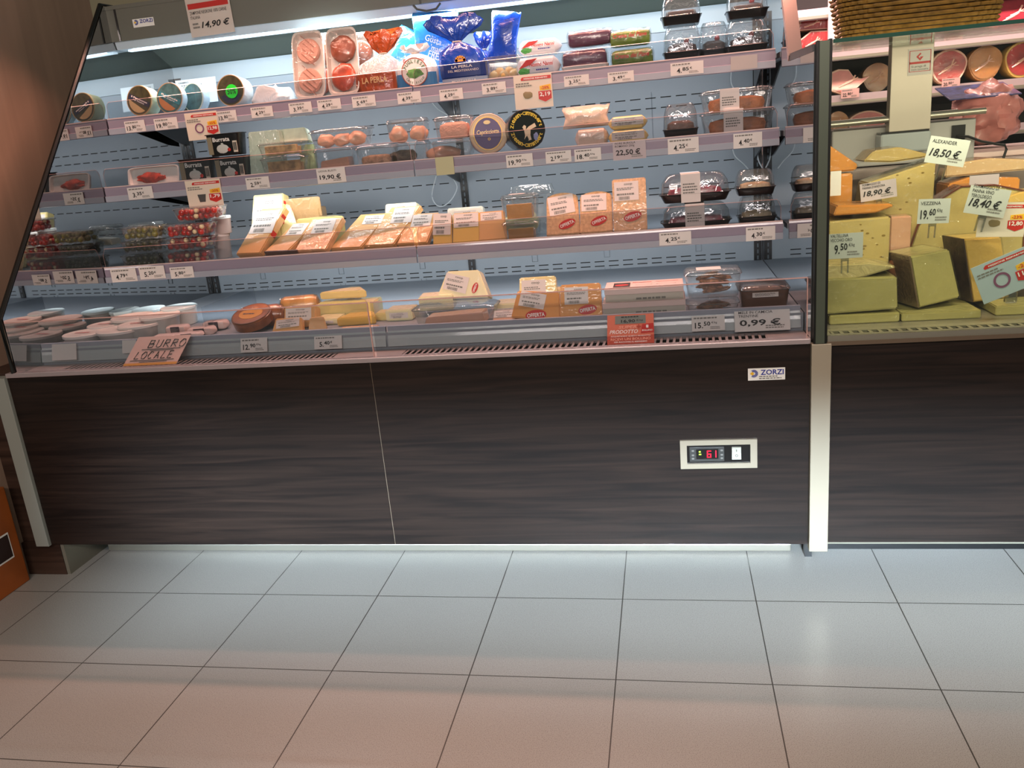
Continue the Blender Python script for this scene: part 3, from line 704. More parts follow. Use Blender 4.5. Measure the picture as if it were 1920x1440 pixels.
def bag(b, y, lab, mt, d=.10, split=.62, neckx=0., topw=.55, zb=None, deco=None, cat='bag of cheese', clearneck=False, topmt=None, seed=0, yaw=0.):
    """knotted plastic bag: full belly, pinched neck, flared frill above"""
    x, z, w, h = fit(b, y, 0, zb); rx, ry = w/2, d/2; zn = h*split
    r = thing('cheese_bag', lab, cat, T(x, y+ry, z) @ Rz(yaw))
    pr = [(0, .80, .80), (.02*h, .92, .92), (zn*.25, 1, 1), (zn*.55, .98, .95), (zn*.78, .82, .75), (zn*.92, .42, .40), (zn, .13, .15)]
    rg = []
    for zz, a, c in pr:
        t = zz/zn; q = []
        for i, (px, py) in enumerate(sup(44, rx*a, ry*c, 2.6)):
            wr = 1+(.10*t*t)*math.sin(i*2.1+seed)+.02*noise.noise(Vector((px*30, py*30, zz*30+seed)))
            q.append((px*wr+neckx*w*t*t*t, py*wr, zz))
        rg.append(q)
    obj('bag_belly', loops(nb(), rg), mt, r, True)
    rg = []
    for zz, a, c in ((zn, .13, .15), (zn+(h-zn)*.25, .35, .22), (zn+(h-zn)*.6, topw*.85, .38), (zn+(h-zn)*.85, topw, .26), (h, topw*.9, .10)):
        t = (zz-zn)/(h-zn); q = []
        for i, (px, py) in enumerate(sup(44, rx*a*1.3, ry*c, 1.8)):
            wr = 1+.16*math.sin(i*1.9+seed+t*3); q.append((px*wr+neckx*w*(1+t*.4), py*wr, zz+.012*math.sin(i*.6+seed)*t))
        rg.append(q)
    obj('bag_frill', loops(nb(), rg), topmt or mt, r, True)
    cl = nb(); tube(cl, [(neckx*w+rx*.17*math.cos(a), ry*.2*math.sin(a), zn) for a in [i*PI/6 for i in range(13)]], .003, 6)
    obj('bag_clip', cl, mat('tie_strip', '#c8b8a8', .5), r, True)
    if deco: deco(r, w, h, zn, rx, ry)
    return r
def patch(rx, ry, x0, x1, z0, z1, off=.0012, n=14, k=.985, sh=2.6):
    bm = nb(); fy = bagfront(rx*k, ry*k, sh); A = []
    for i in range(n+1):
        x = x0+(x1-x0)*i/n; A.append((bm.verts.new((x, fy(x)-off-.004, z0)), bm.verts.new((x, fy(x)-off-.004, z1))))
    for (a, c), (e, g) in zip(A, A[1:]): bm.faces.new((a, e, g, c))
    return bm
def tub(b, y, lab, mt, lidmt, d=None, zb=None, deco=None, group=None, tilt=0., name='plastic_tub'):
    u0, v0, u1, v1 = b; vm = (v0+v1)/2
    w = P(u1, vm, y).x-P(u0, vm, y).x; r_ = w/2; z = P((u0+u1)/2, v1, y).z if zb is None else zb
    h = max(.02, P((u0+u1)/2, v0, y+w*.75).z-z); x = P((u0+u1)/2, vm, y).x
    t = thing(name, lab, 'tub', T(x, y+r_, z) @ Rx(-tilt), group)
    obj('tub_body', lathe([(0, r_*.82), (.003, r_*.86), (h-.012, r_*.95), (h-.011, r_*.97)], 32), mt, t, True)
    l = obj('lid', lathe([(h-.011, r_), (h-.002, r_), (h, r_*.97), (h-.002, r_*.90), (h-.0025, 0.001)], 32), lidmt, t, True)
    if deco: deco(l, r_, h)
    return t

# ------------------------------------------------------------------ top shelf goods
Z1, Z2, Z3, Z0 = 1.7985, 1.5125, 1.1785, .9325
W_WHITE = mat('white_wrap', '#dfe6e6', .4, coat=.4, bump=.9, bscale=22); W_BLUE = mat('pale_blue_wrap', '#bcdcea', .4, coat=.4, bump=.9, bscale=22, var=.12, vscale=25)
W_GREEN = mat('pale_green_wrap', '#cfe0b8', .4, coat=.4, bump=.9, bscale=22, var=.15, vscale=25); W_ROSE = mat('rose_wrap', '#ddb8aa', .45, coat=.3, bump=.8, bscale=22)
L_OLIVE = mat('olive_face', '#3b3d26', .45, var=.45, vscale=40); L_TAN = mat('tan_rim', '#a58a5c', .5); L_TEAL = mat('teal_face', '#3f6a6e', .45, var=.4, vscale=35)
def deco_band(col, col2, words_):
    def g(r, f, R):
        q = bx(-R*.84, R*.84, -.0018, -.0012, -R*.16, R*.16); bmesh.ops.transform(q, matrix=T(0, 0, R) @ Ry(.45), verts=q.verts)
        l = obj('label_band', q, col, f)
        t = nb(); text_bm(t, words_[0], 0, R*.06, R*1.3, R*.11, -.0024, bold=True); text_bm(t, words_[1], 0, -R*.08, R*.9, R*.09, -.0024, bold=True)
        bmesh.ops.transform(t, matrix=T(0, 0, R) @ Ry(.45), verts=t.verts); obj('label_lettering', t, M_WPRINT, l)
        q = prism(nb(), [(R*.80*math.cos(a), R*.80*math.sin(a)) for a in [PI*1.08+i*PI*.72/10 for i in range(11)]], -.0012, -.0017)
        bmesh.ops.transform(q, matrix=T(0, 0, R) @ Ry(.45), verts=q.verts); obj('label_panel', q, col2, f)
    return g
NAVY = mat('navy_print', '#1b2340', .5); TEALP = mat('teal_print', '#2f7d8c', .5); SAND = mat('sand_print', '#b9a273', .5)
roundcheese((232, 165, 284, 219), 3.515, 'round olive faced cheese with a navy band in pale green wrap', .075, L_OLIVE, W_GREEN, L_TAN, -.08, .15, Z1, deco_band(NAVY, SAND, ('Il Piemontese', 'nel Tortino')))
roundcheese((288, 156, 341, 215), 3.515, 'round cheese with teal and orange face in pale blue wrap', .04, L_TEAL, W_BLUE, L_TAN, -.08, .15, Z1, deco_band(TEALP, mat('salmon_print', '#b27a4a', .5), ('Robiola', 'di Capra')))
roundcheese((330, 160, 382, 212), 3.56, 'pale blue and green wrapped round cheese seen from its side behind the teal faced one', .045, L_TEAL, W_BLUE, W_GREEN, -.3, .12, Z1)
def deco50(r, f, R):
    s = obj('discount_sticker', disc(nb(), R*.1, R*.92, R*.44, -.0026, 14), mat('green_sticker', '#24e03a', .4), f)
    text(s, '50%', R*.1, R*.92, R*.62, R*.36, -.0036, mat('dark_green_print', '#0e4d1a', .5), 'sticker_lettering', bold=True)
    obj('label_arc', ringm(nb(), 0, R, R*.5, R*.8, -.0014, 20, a0=3.6, a1=5.8), NAVY, f)
roundcheese((404, 141, 456, 200), 3.515, 'round cheese with a fluorescent green 50% discount sticker on its face', .09, L_OLIVE, W_WHITE, L_TAN, -.05, .12, Z1, deco50)
x, z, w, h = fit((462, 163, 541, 190), 3.53, .08, Z1)
o = loops(nb(), rings([(0, w*.48, .05), (h*.4, w*.5, .055), (h*.8, w*.4, .04), (h, w*.15, .015)], 30, 4.)); 
for v in o.verts: v.co.z = max(0, v.co.z*(1+.5*noise.noise(v.co*40)))
r = thing('flat_wrapped_cheese', 'flat crumpled white wrapped cheese lying beside the green stickered round', 'cheese', T(x, 3.59, Z1)); obj('wrapping', o, W_WHITE, r, True)
def sheet(b, y, lab):
    u0, v0, u1, v1 = b; a, c = P(u0, v1, y), P(u1, v0, y); w, h = c.x-a.x, c.z-a.z
    r = thing('information_sheet', lab, 'paper sheet', T((a.x+c.x)/2, y, (a.z+c.z)/2) @ Rx(-.10))
    obj('paper', bx(-w/2, w/2, 0, .001, -h/2, h/2), mat('cool_paper', '#d5dde0', .5), r)
    text(r, 'CASEIFICI', -w*.3, h*.38, w*.25, h*.06, name='sheet_heading', bold=True); obj('sheet_print', lines(nb(), -w*.45, w*.2, -h*.4, h*.3, 9, -.0008, 4), M_GINK, r)
sheet((336, 143, 402, 198), 3.93, 'white printed information sheet propped on the back wall behind round cheeses')
# upright trays of patties and sausage meat
def tray(b, y, lab, kind, zb=Z1, tilt=.22):
    x, z, w, h = fit(b, y, 0, zb, tilt); d = .035; r = thing('foam_tray', lab, 'food tray', T(x, y, z+.010) @ Rx(-tilt))
    rg = [[(a, yy, c+h/2) for a, c in sup(40, w/2*k, h/2*k, 6.)] for yy, k in ((d, .86), (.003, .98), (0, 1.0), (.0, .93), (d*.7, .84))]
    o = loops(nb(), rg, True, True); obj('tray', o, M_FOAM, r, True)
    if kind == 'patties':
        for cz in (.27, .71):
            p = loops(nb(), [[(a, yy, c+h*cz) for a, c in sup(32, w*.36*k, w*.36*k)] for yy, k in ((d*.7, .95), (.006, 1), (.001, .92))]); obj('patty', p, mat('pink_patty', '#d6a391', .5, coat=.5, bump=.3), r, True)
            g = nb()
            for i in range(-1, 3): 
                q = [(-w*.30, -.0006), (w*.30, -.0006)]; box(g, -w*.27, w*.27, -.001, .0015, -.0012, .0012, T(0, 0, h*cz+(i-.5)*w*.18) @ Ry(.75))
            obj('grill_mark', g, mat('grill_mark', '#a66f5c', .5), r)
    else:
        for i, (cz, mt) in enumerate(((.28, mat('orange_meat', '#c8502c', .35, coat=1, var=.5, vscale=14, bump=.4)), (.70, mat('brown_meat', '#9a5238', .35, coat=1, var=.4, vscale=12, bump=.4)))):
            obj('meat_portion', blob(nb(), (0, d*.35, h*cz), (w*.38, d*.45, h*.2), .2, 1.7, 3, i), mt, r, True)
    f = nb(); vs = [[(a, yy, c+h/2) for a, c in sup(40, w/2*k, h/2*k, 6.)] for yy, k in ((-.0005, 1.0), (-.003, .9), (-.004, .5))]
    loops(f, vs, False, True); obj('cling_film', f, M_FILM, r, True)
    return r
tray((543, 58, 603, 188), 3.515, 'white foam tray standing upright with two pink grilled patties', 'patties')
tray((607, 52, 668, 183), 3.515, 'white foam tray standing upright with orange and brown meat under film', 'meat')
tray((560, 64, 625, 175), 3.585, 'empty looking white foam tray standing behind the patty tray', 'back')
tray((640, 62, 700, 175), 3.585, 'foam tray partly hidden behind the orange labelled bag', 'back')
# bags of mozzarella
B_CLEAR = see('milky_bag', '#f2f4f4', .14, .10, 1.0, .55, '#dfe2e0', 45)
B_ORANGE = mat('orange_bag_print', '#b5501f', .3, coat=.8, bump=.8, bscale=26, var=.2)
B_BLUE = mat('royal_blue_bag', '#0f3fa8', .25, coat=1, bump=.9, bscale=16, var=.25, vscale=9); B_SKY = mat('sky_blue_bag', '#2a84cf', .28, coat=1, bump=.9, bscale=18, var=.15)
B_WB = mat('white_bag', '#dfe4e8', .35, coat=.7, bump=.6, bscale=20)
def d1(r, w, h, zn, rx, ry):
    p = obj('printed_band', patch(rx, ry, -rx*.93, rx*.93, zn*.10, zn*.52), B_ORANGE, r)
    fy = bagfront(rx, ry)
    text(p, 'LA PERLA', 0, zn*.36, w*.58, zn*.15, -.001, mat('gold_print', '#e8c58a', .4), 'bag_lettering', bold=True, f=lambda q: (q[0], fy(q[0])-.0075, q[2]))
    obj('white_belly', loops(nb(), rings([(.003, rx*.9, ry*.85), (zn*.3, rx*.9, ry*.85), (zn*.55, rx*.75, ry*.7)], 24, 2.6)), mat('mozzarella', '#e8e2d6', .5), r, True)
bag((657, 60, 740, 168), 3.522, 'clear mozzarella bag with orange band reading LA PERLA and orange frill', B_CLEAR, .07, .66, .20, .62, Z1, d1, topmt=B_ORANGE, seed=1)
def d2(r, w, h, zn, rx, ry):
    fy = bagfront(rx, ry); yy = -ry-.004; R = w*.31; cz = zn*.48
    obj('blue_band', patch(rx, ry, -rx*.95, rx*.95, zn*.05, zn*.45, .001), mat('steel_blue_print', '#3f86bd', .4, coat=.6), r)
    s = obj('round_seal', disc(nb(), 0, cz, R, yy-.003, 36), M_WPRINT, r)
    obj('seal_ring', ringm(nb(), 0, cz, R*.93, R, yy-.0042, 40), mat('seal_red', '#a8543c', .5), s)
    obj('seal_landscape', blob(nb(), (0, yy-.004, cz-R*.1), (R*.62, .0006, R*.32), .3, 2, 3, 4), mat('landscape_green', '#5f9a4c', .5, var=.4, vscale=50), s)
    t = nb()
    for word, rr, a0, da, sgn in (('PUGLIESE', R*.76, PI*.86, -PI*.72, 1), ('CASEIFICIO', R*.76, PI*1.2, PI*.6, -1)):
        for i, ch in enumerate(word):
            a = a0+da*i/(len(word)-1); text_bm(t, ch, rr*math.cos(a), cz+rr*math.sin(a), None, R*.24 if sgn > 0 else R*.15, yy-.0045, bold=True, rot=a-PI/2*sgn if sgn > 0 else a+PI/2)
    obj('seal_lettering', t, mat('green_ink', '#2c6a3a', .5), s)
    text(r, 'Bocconcini', 0, zn*.80, w*.5, zn*.10, yy+.003, M_RED, 'bag_lettering', bold=True, shear=.2)
bag((737, 86, 817, 162), 3.522, 'white and blue bag with round green PUGLIESE seal', B_WB, .075, .86, .0, .5, Z1, d2, seed=2)
def pillow(b, y, lab, mt, d=.05, zb=None, yaw=0., roll=0., words_=None, wmt=None, tilt=.1, name='pillow_bag'):
    x, z, w, h = fit(b, y, 0, zb); r = thing(name, lab, 'bag of cheese', T(x, y+d/2, z+.008) @ Rz(yaw) @ Rx(-tilt) @ Ry(roll))
    rg = []
    for i in range(13):
        t = i/12; e = math.sin(PI*t)**.6; a = w/2*(.86+.14*abs(2*t-1)); rg.append([(px*(1+.03*math.sin(k*1.7)), py*(1+.05*math.sin(k*1.3+i*.7)), h*t+.004*math.sin(k*.9)*(t > .9)) for k, (px, py) in enumerate(sup(36, a, max(.002, d/2*e), 2.2))])
    obj('bag_body', loops(nb(), rg), mt, r, True)
    if words_:
        fy = bagfront(w/2*.9, d/2)
        for s, cxx, cz, ww, hh in words_: text(r, s, cxx*w, cz*h, ww*w, hh*h, 0, wmt or M_WPRINT, 'bag_lettering', f=lambda q: (q[0], fy(q[0])*math.sin(PI*min(.98, max(.02, q[2]/h)))**.6-.003, q[2]), rot=-.35)
    return r
pillow((765, 24, 852, 125), 3.598, 'tall sky blue bag with white words standing behind the round seal bag', B_SKY, .034, Z1+.02, 0, .06, [('Gusta', -.02, .60, .38, .09), ("o 'mare", 0, .48, .42, .09), ('FRESK', .06, .36, .42, .1), ('Biscutt', .1, .85, .4, .07)])
pillow((708, 55, 775, 110), 3.64, 'crumpled sky blue bag lying behind the orange frilled bag', B_SKY, .04, Z1+.06, .3, .5)
def d3(r, w, h, zn, rx, ry):
    fy = bagfront(rx, ry); yy = -ry-.004
    obj('pale_foot', patch(rx, ry, -rx*.93, rx*.93, .003, zn*.17, .001), mat('silver_blue_print', '#9eb2c8', .4, coat=.5), r)
    obj('print_band', patch(rx, ry, -rx*.95, rx*.95, zn*.20, zn*.48, .001), mat('navy_band', '#14307e', .35, coat=.8), r)
    q = nb(); 
    for i in range(7): a = i*PI/6; ringm(q, -w*.04+w*.10*math.cos(a)*.8, zn*.56+w*.06*math.sin(a), 0, w*.028, yy, 10)
    flat(q, -w*.15, w*.07, zn*.53, zn*.58, yy); obj('sun_mark', q, mat('golden_print', '#e0982c', .5), r)
    t = text_bm(nb(), 'LA PERLA', -w*.02, zn*.42, w*.42, zn*.06, 0, bold=True, f=lambda q: (q[0], fy(q[0])-.0075, q[2])); text_bm(t, 'DEL MEDITERRANEO', 0, zn*.33, w*.62, zn*.05, 0, f=lambda q: (q[0], fy(q[0])-.0075, q[2]))
    text_bm(t, 'MOZZARELLA', 0, zn*.10, w*.5, zn*.05, 0, bold=True, f=lambda q: (q[0], fy(q[0])-.0075, q[2])); obj('bag_lettering', t, M_WPRINT, r)
bag((818, 26, 912, 157), 3.522, 'large royal blue bag reading LA PERLA with pinched neck and flared frill', B_BLUE, .08, .64, -.12, .85, Z1, d3, seed=4)
bag((885, 62, 925, 128), 3.62, 'narrow royal blue bag neck standing just behind the large blue bag', B_BLUE, .06, .7, 0, .6, Z1, seed=6)
pillow((905, 24, 962, 98), 3.59, 'puffed royal blue bag with white seam leaning over the blue bags', B_BLUE, .05, Z1+.075, -.1, .18)
clearbox((903, 104, 978, 148), 3.53, .09, 'open white lidded box of yellow balls beside the blue bag', 'bigballs', mat('yellow_ball', '#dfb76a', .4, coat=.6), Z1, hfill=.8, n=4, basemt=see('milky_tray', '#f2f2ee', .1, .1, 0, .25, '#e8e4d8'))
def flowpack(b, y, d, lab, mt, zb=None, deco=None, yaw=0., cat='cheese pack', name='film_wrapped_cheese'):
    x, z, w, h = fit(b, y, d*.6, zb); r = thing(name, lab, cat, T(x, y, z) @ Rz(yaw)); hw = w/2
    rg = []
    for i in range(15):
        t = i/14; e = min(1., math.sin(PI*t)*2.2)**.55 if 0 < t < 1 else .05
        rg.append([(-hw+w*t, d/2+py*e, h/2+pz*e) for py, pz in sup(26, d/2, h/2, 4.)])
    obj('pack_body', loops(nb(), rg), mt, r, True)
    if deco: deco(r, w, h, d)
    return r
def dnn(r, w, h, d):
    obj('red_corner', prism(nb(), [(-w*.40, h*.45), (-w*.22, h*.86), (w*.02, h*.90), (-w*.14, h*.62)], -.0012, -.0005), M_RED, r)
    obj('green_leaves', blob(nb(), (-w*.28, -.001, h*.32), (w*.12, .0012, h*.16), .5, 3, 3, 2), mat('leaf_print', '#3c9a3a', .4), r)
    text(r, 'Nonno Nanni', w*.10, h*.62, w*.50, h*.2, -.0025, M_RED, 'pack_lettering', bold=True, shear=.2)
    obj('pack_small_print', lines(nb(), -w*.02, w*.28, h*.30, h*.42, 1, -.0025, 3), M_BLUEP, r)
flowpack((963, 105, 1050, 142), 3.52, .09, 'white soft cheese pack with red corner and green leaves, lower of two', B_WB, Z1, dnn)
zz = P(1000, 103, 3.53).z
flowpack((968, 72, 1052, 103), 3.54, .09, 'white soft cheese pack with red corner and green leaves, upper of two', B_WB, zz, dnn)
VIO = mat('violet_cheese', '#5d3350', .3, coat=1, bump=.35, var=.25, vscale=10); GRN = mat('green_log', '#6f9030', .35, coat=1, bump=.6, var=.35, vscale=18)
def logpack(b, y, lab, mt, zb, words_=None, d=.09, white=False):
    x, z, w, h = fit(b, y, d*.5, zb); r = thing('wrapped_log', lab, 'food pack', T(x, y, z)); hw = w/2
    if white: obj('tray', loops(nb(), rings([(0, hw*.90, d*.42), (h*.30, hw, d*.5), (h*.32, hw*.97, d*.48)], 36, 5., 0, d/2)), M_FOAM, r, True)
    b0 = h*.16 if white else .001
    rg = [[(-hw*.94+w*.94*t, d/2+py*e, b0+(h-b0)*.48+pz*e) for py, pz in sup(24, d*.40, (h-b0)*.46, 3.)] for t, e in ((0, .55), (.03, .85), (.10, 1), (.9, 1), (.97, .85), (1, .55))]
    obj('log', loops(nb(), rg), mt, r, True)
    if words_: text(r, words_, 0, h*.62, w*.78, h*.24, d*.08, M_RED, 'pack_lettering', bold=True, shear=.25)
    obj('cling_film', loops(nb(), [[(-hw+w*t, d/2+py*e, h*.5+pz*e) for py, pz in sup(24, d*.47, h*.52, 3.)] for t, e in ((0, .5), (.04, .9), (.5, 1), (.96, .9), (1, .5))]), M_FILM, r, True)
    return r
logpack((1050, 90, 1140, 132), 3.52, 'purple ham log in a white tray, lower of two', VIO, Z1, white=True)
logpack((1060, 52, 1150, 87), 3.54, 'purple ham log in film, upper of two', VIO, P(1100, 88, 3.54).z)
logpack((1143, 88, 1227, 123), 3.52, 'green log pack with red words, lower of two', GRN, Z1, 'Crema del Piave')
logpack((1140, 51, 1222, 88), 3.53, 'green log pack with red words, upper of two', GRN, P(1180, 87, 3.53).z, 'Crema del Piave')
CHOC = mat('chocolate_cake', '#2e1710', .4, coat=.5, bump=.5, var=.3); BLK = M_BLACK
def cakebox(b, y, d, lab, zb, mt, cherry=True, yaw=0., band=None, cap=False, kind='loaf', hf=.5):
    r = clearbox(b, y, d, lab, kind, mt, zb, yaw, hf, basemt=BLK, dome=True, cat='cake box', name='cake_box', band=band)
    ch = [c for c in r.children if c.name.startswith('rim')][0]; ch.data.materials[0] = BLK
    if cherry:
        x, z, w, h = fit(b, y, d, zb); obj('cherry', blob(nb(), (w*.12, d*.4, h*hf+.012), (.011,)*3, .1, 2, 2), mat('red_cherry', '#a3202a', .25, coat=1), r, True)
    return r
zt = P(1275, 45, 3.53).z
cakebox((1242, 45, 1316, 111), 3.53, .13, 'black based clear cake box with a dark cake and cherry, lower of the first stack', Z1, CHOC)
cakebox((1238, -12, 1316, 47), 3.53, .13, 'black based cake box stacked on top next to the green log packs', zt, CHOC, False)
cakebox((1310, 40, 1368, 94), 3.60, .12, 'black cake box set back between the two stacks on the top shelf', Z1, CHOC)
cakebox((1360, 33, 1443, 98), 3.53, .13, 'black based cake box with cherry, lower of the stack near the side glass', Z1, CHOC)
cakebox((1362, -22, 1443, 36), 3.53, .13, 'black based cake box with red tip, upper of the stack near the side glass', P(1400, 33, 3.53).z, CHOC)

# ------------------------------------------------------------------ middle shelf goods
def burrata(b, zb, lab, y=3.405):
    x, z, w, h = fit(b, y, 0, zb); r = thing('burrata_tub', lab, 'tub', T(x, y, z), 'black burrata tubs'); d = .085
    obj('tub_body', loops(nb(), rings([(0, w*.42, d*.44), (.003, w*.43, d*.45), (h-.006, w*.49, d*.5)], 32, 7., 0, d/2)), M_BLACK, r, True)
    obj('foil_lid', loops(nb(), rings([(h-.006, w*.52, d*.53), (h-.003, w*.53, d*.54), (h-.002, w*.50, d*.5)], 32, 7., 0, d/2)), M_BLACK, r, True)
    t = obj('tub_lettering', text_bm(nb(), 'Burrata', -w*.02, h*.72, w*.50, h*.19, -.001, bold=True), M_WPRINT, r)
    bl = blob(nb(), (-w*.02, .0035, h*.32), (w*.19, .003, h*.22), .08, 2, 2); blob(bl, (-w*.02, .0035, h*.53), (w*.05, .0025, h*.06), .2, 2, 2)
    obj('cheese_picture', bl, mat('burrata_white', '#c9cbc4', .5), r, True)
    obj('tomato_picture', blob(nb(), (w*.17, .0005, h*.25), (w*.05, .0025, h*.08), .1, 2, 2), M_RED, r, True)
    obj('side_label', bx(-w*.44, -w*.30, .0005, .0025, h*.08, h*.85), mat('kraft_print', '#8c8168', .5), r)
    q = bx(w*.30, w*.42, -.0005, .002, h*.12, h*.62); obj('barcode_label', q, mat('cream_card', '#ddd2bf'), r)
    obj('barcode', barcode(nb(), w*.31, w*.41, h*.2, h*.55, -.0012), M_INK, r)
    return r
zt2 = P(430, 291, 3.405).z
burrata((333, 296, 397, 337), Z2, 'black burrata tub with white lettering, lower one next to the white meat tray')
burrata((400, 292, 461, 331), Z2, 'black burrata tub with white lettering, lower one standing further along the shelf')
burrata((385, 249, 449, 291), zt2, 'black burrata tub stacked on top of the two others')
x, z, w, h = fit((236, 313, 334, 345), 3.41, 0, Z2)
r = thing('white_meat_tray', 'white tray of red sliced meat leaning beside the black burrata tubs', 'food tray', T(x, 3.41, Z2+.006) @ Rx(-.25))
obj('tray', loops(nb(), [[(a, yy, c+h*.5) for a, c in sup(36, w/2*k, h/2*k, 8.)] for yy, k in ((.02, .9), (0, 1), (0, .94), (.012, .88))]), M_FOAM, r, True)
obj('sliced_meat', blob(nb(), (-w*.06, .006, h*.4), (w*.25, .008, h*.27), .5, 2.5, 3), mat('red_meat', '#b8432f', .4, coat=.8, var=.5, vscale=30), r, True)
wedge((462, 247, 528, 322), 3.44, 'pale green translucent paper wrapped block behind the burrata tubs', see('pale_green_paper', '#d5ead8', .1, .1, .8, .6, '#cfe6d6'), .05, .1, .85, Z2, name='paper_wrapped_block')
AQ = mat('seasoned_cheese', '#c8a268', .45, coat=.7, var=.5, vscale=30)
clearbox((485, 292, 572, 322), 3.42, .09, 'clear box of herb cheese cubes, lower of the left pair on the middle shelf', 'slices', AQ, Z2, hfill=.7, n=2)
clearbox((480, 266, 567, 294), 3.42, .09, 'clear box of herb cheese cubes, upper of the left pair on the middle shelf', 'slices', AQ, P(525, 292, 3.42).z, hfill=.7, n=2)
wedge((510, 245, 578, 270), 3.50, 'white and bright green wrapped wedge lying behind the herb cheese boxes', mat('green_white_pack', '#dfe9cf', .4, coat=.5, var=.3), .05, .2, .8, P(545, 272, 3.5).z, name='wrapped_wedge')
wedge((560, 272, 590, 318), 3.50, 'green and white packet standing between the boxes of cubed cheese', mat('green_packet', '#b9cf9e', .4, coat=.5, var=.5, vscale=20), .03, .1, .9, Z2, name='wrapped_wedge')
clearbox((585, 276, 662, 312), 3.42, .10, 'clear box with a grey and pink cheese slab beneath the wide box', 'slab', C_PINK, Z2, hfill=.55, seed=2)
clearbox((576, 240, 690, 276), 3.43, .11, 'wide clear box with pinkish cheese pieces stacked above another box', 'lumps', C_PINK, P(630, 276, 3.43).z, hfill=.8, n=3, seed=3)
clearbox((664, 272, 738, 310), 3.42, .10, 'clear box holding one nut coated cheese log', 'loaf', mat('nut_cheese', '#c9a07c', .5, bump=.6, var=.4, vscale=45), Z2, hfill=.5)
clearbox((736, 266, 800, 303), 3.42, .10, 'clear box with dark herb coated cheese below the twin pink pieces', 'lumps', mat('herb_cheese', '#57503a', .5, var=.5, vscale=50, bump=.5), Z2, hfill=.7, n=1)
clearbox((722, 222, 797, 268), 3.42, .10, 'clear tub with two pink cheese pieces, upper of its stack', 'lumps', C_PINK, P(760, 268, 3.42).z, hfill=.75, n=2, seed=9)
clearbox((808, 262, 884, 298), 3.42, .10, 'clear tub with one pale pink cheese piece under another tub', 'lumps', C_PINK, Z2, hfill=.75, n=1, seed=5)
clearbox((812, 217, 884, 263), 3.42, .10, 'clear tub with crumbly pink cheese, topmost beside the purple faced round', 'loaf', mat('crumbly_pink', '#dba58f', .6, bump=1., bscale=60), P(846, 262, 3.42).z, hfill=.7)
def decap(r, f, R):
    obj('purple_oval', disc(nb(), -R*.04, R*1.0, R*.70, -.0016, 36, rz=R*.78), mat('purple_label', '#4b3f6e', .4), f)
    obj('gold_ring', ringm(nb(), -R*.04, R*1.0, R*.70, R*.75, -.0024, 40, 1.11), mat('gold_foil', '#a8874c', .35, .6), f)
    text(f, 'Capricciotta', -R*.04, R*1.05, R*1.15, R*.3, -.003, mat('cream_print', '#d9c68e', .4), 'label_lettering', bold=True, shear=.15)
    obj('label_crest', disc(nb(), -R*.04, R*1.55, R*.18, -.003, 20, rz=R*.10), MATS['cream_print'], f)
    obj('bow_mark', ringm(nb(), R*.0, R*.72, R*.04, R*.07, -.003, 16), MATS['gold_foil'], f)
roundcheese((880, 213, 950, 291), 3.42, 'round cream cheese with purple oval Capricciotta label', .07, mat('cream_face', '#c9b795', .45), W_ROSE, mat('cream_rim', '#b8a684', .5), .25, .12, Z2, decap)
def degoat(r, f, R):
    t = nb()
    for word, a0, da, sg in (('Ziegen-Camembert', PI*.93, -PI*.86, 1), ('Ziegen-Camembert', PI*1.08, PI*.8, -1)):
        for i, ch in enumerate(word):
            a = a0+da*i/(len(word)-1); text_bm(t, ch, R*.78*math.cos(a), R+R*.78*math.sin(a), None, R*(.17 if ch != '-' else .04), -.0026, bold=True, rot=a-PI/2 if sg > 0 else a+PI/2)
    obj('label_lettering', t, mat('yellow_lettering', '#d8c64e', .4), f)
    G = [(-.05, -.02), (.10, .12), (.45, .28), (.52, .10), (.20, -.02), (.16, -.30), (.20, -.52), (.02, -.56), (.06, -.50), (-.02, -.30), (-.18, -.48), (-.12, -.30), (-.14, -.05), (-.22, .12), (-.12, .22), (-.02, .16)]
    obj('goat_picture', prism(nb(), [(a*R, R+c*R) for a, c in G], -.0016, -.0022), mat('goat_cream', '#c9c0a4', .5), f)
    obj('blue_mark', blob(nb(), (R*.45, -.002, R*.62), (R*.13, .0008, R*.2), .3, 2, 2), mat('blue_grey_print', '#7d8fb8', .5), f)
roundcheese((951, 205, 1022, 286), 3.42, 'black faced goat camembert with a ring of yellow lettering and a goat', .10, mat('black_face', '#0d1a18', .3, coat=.5), mat('black_pink_wrap', '#3a2f30', .35, coat=.8, bump=.8, var=.7, vscale=20), mat('black_rim', '#101516', .4), .45, .10, Z2, degoat)
flowpack((1075, 241, 1142, 273), 3.42, .10, 'milky soft cheese in a clear pack, lower, next to the goat camembert', mat('milky_pink', '#d8c4b2', .3, coat=1, bump=.8, bscale=30), Z2)
pillow((1052, 203, 1143, 243), 3.44, 'puffed clear pack of pale cheese lying on another pack', MATS['milky_pink'], .09, P(1100, 243, 3.44).z, 0, 0)
def dpl(r, w, h, d): label_on(r, 0, h*.6, w*.8, h*.55, -.001, 'coop', seed=9)
flowpack((1139, 243, 1216, 266), 3.41, .07, 'long clear pack with white printed label, lower of two', C_PALE, Z2, dpl)
flowpack((1139, 217, 1214, 243), 3.42, .07, 'long clear pack with white printed label, upper of two', C_PALE, P(1175, 243, 3.42).z, dpl)
BROWNC = mat('brown_cake', '#7c4a28', .5, bump=.5, var=.35, vscale=25); GING = mat('ginger_loaf', '#a5642f', .5, bump=.6, var=.3, vscale=30)
cakebox((1242, 194, 1310, 256), 3.42, .11, 'brown domed cake in a clear box with a dark brown base on the middle shelf', Z2, BROWNC, False)
clearbox((1313, 204, 1454, 249), 3.42, .11, 'long clear box with a brown loaf and paper band, lower of two', 'loaf', GING, Z2, hfill=.62, band=(-.06, .26))
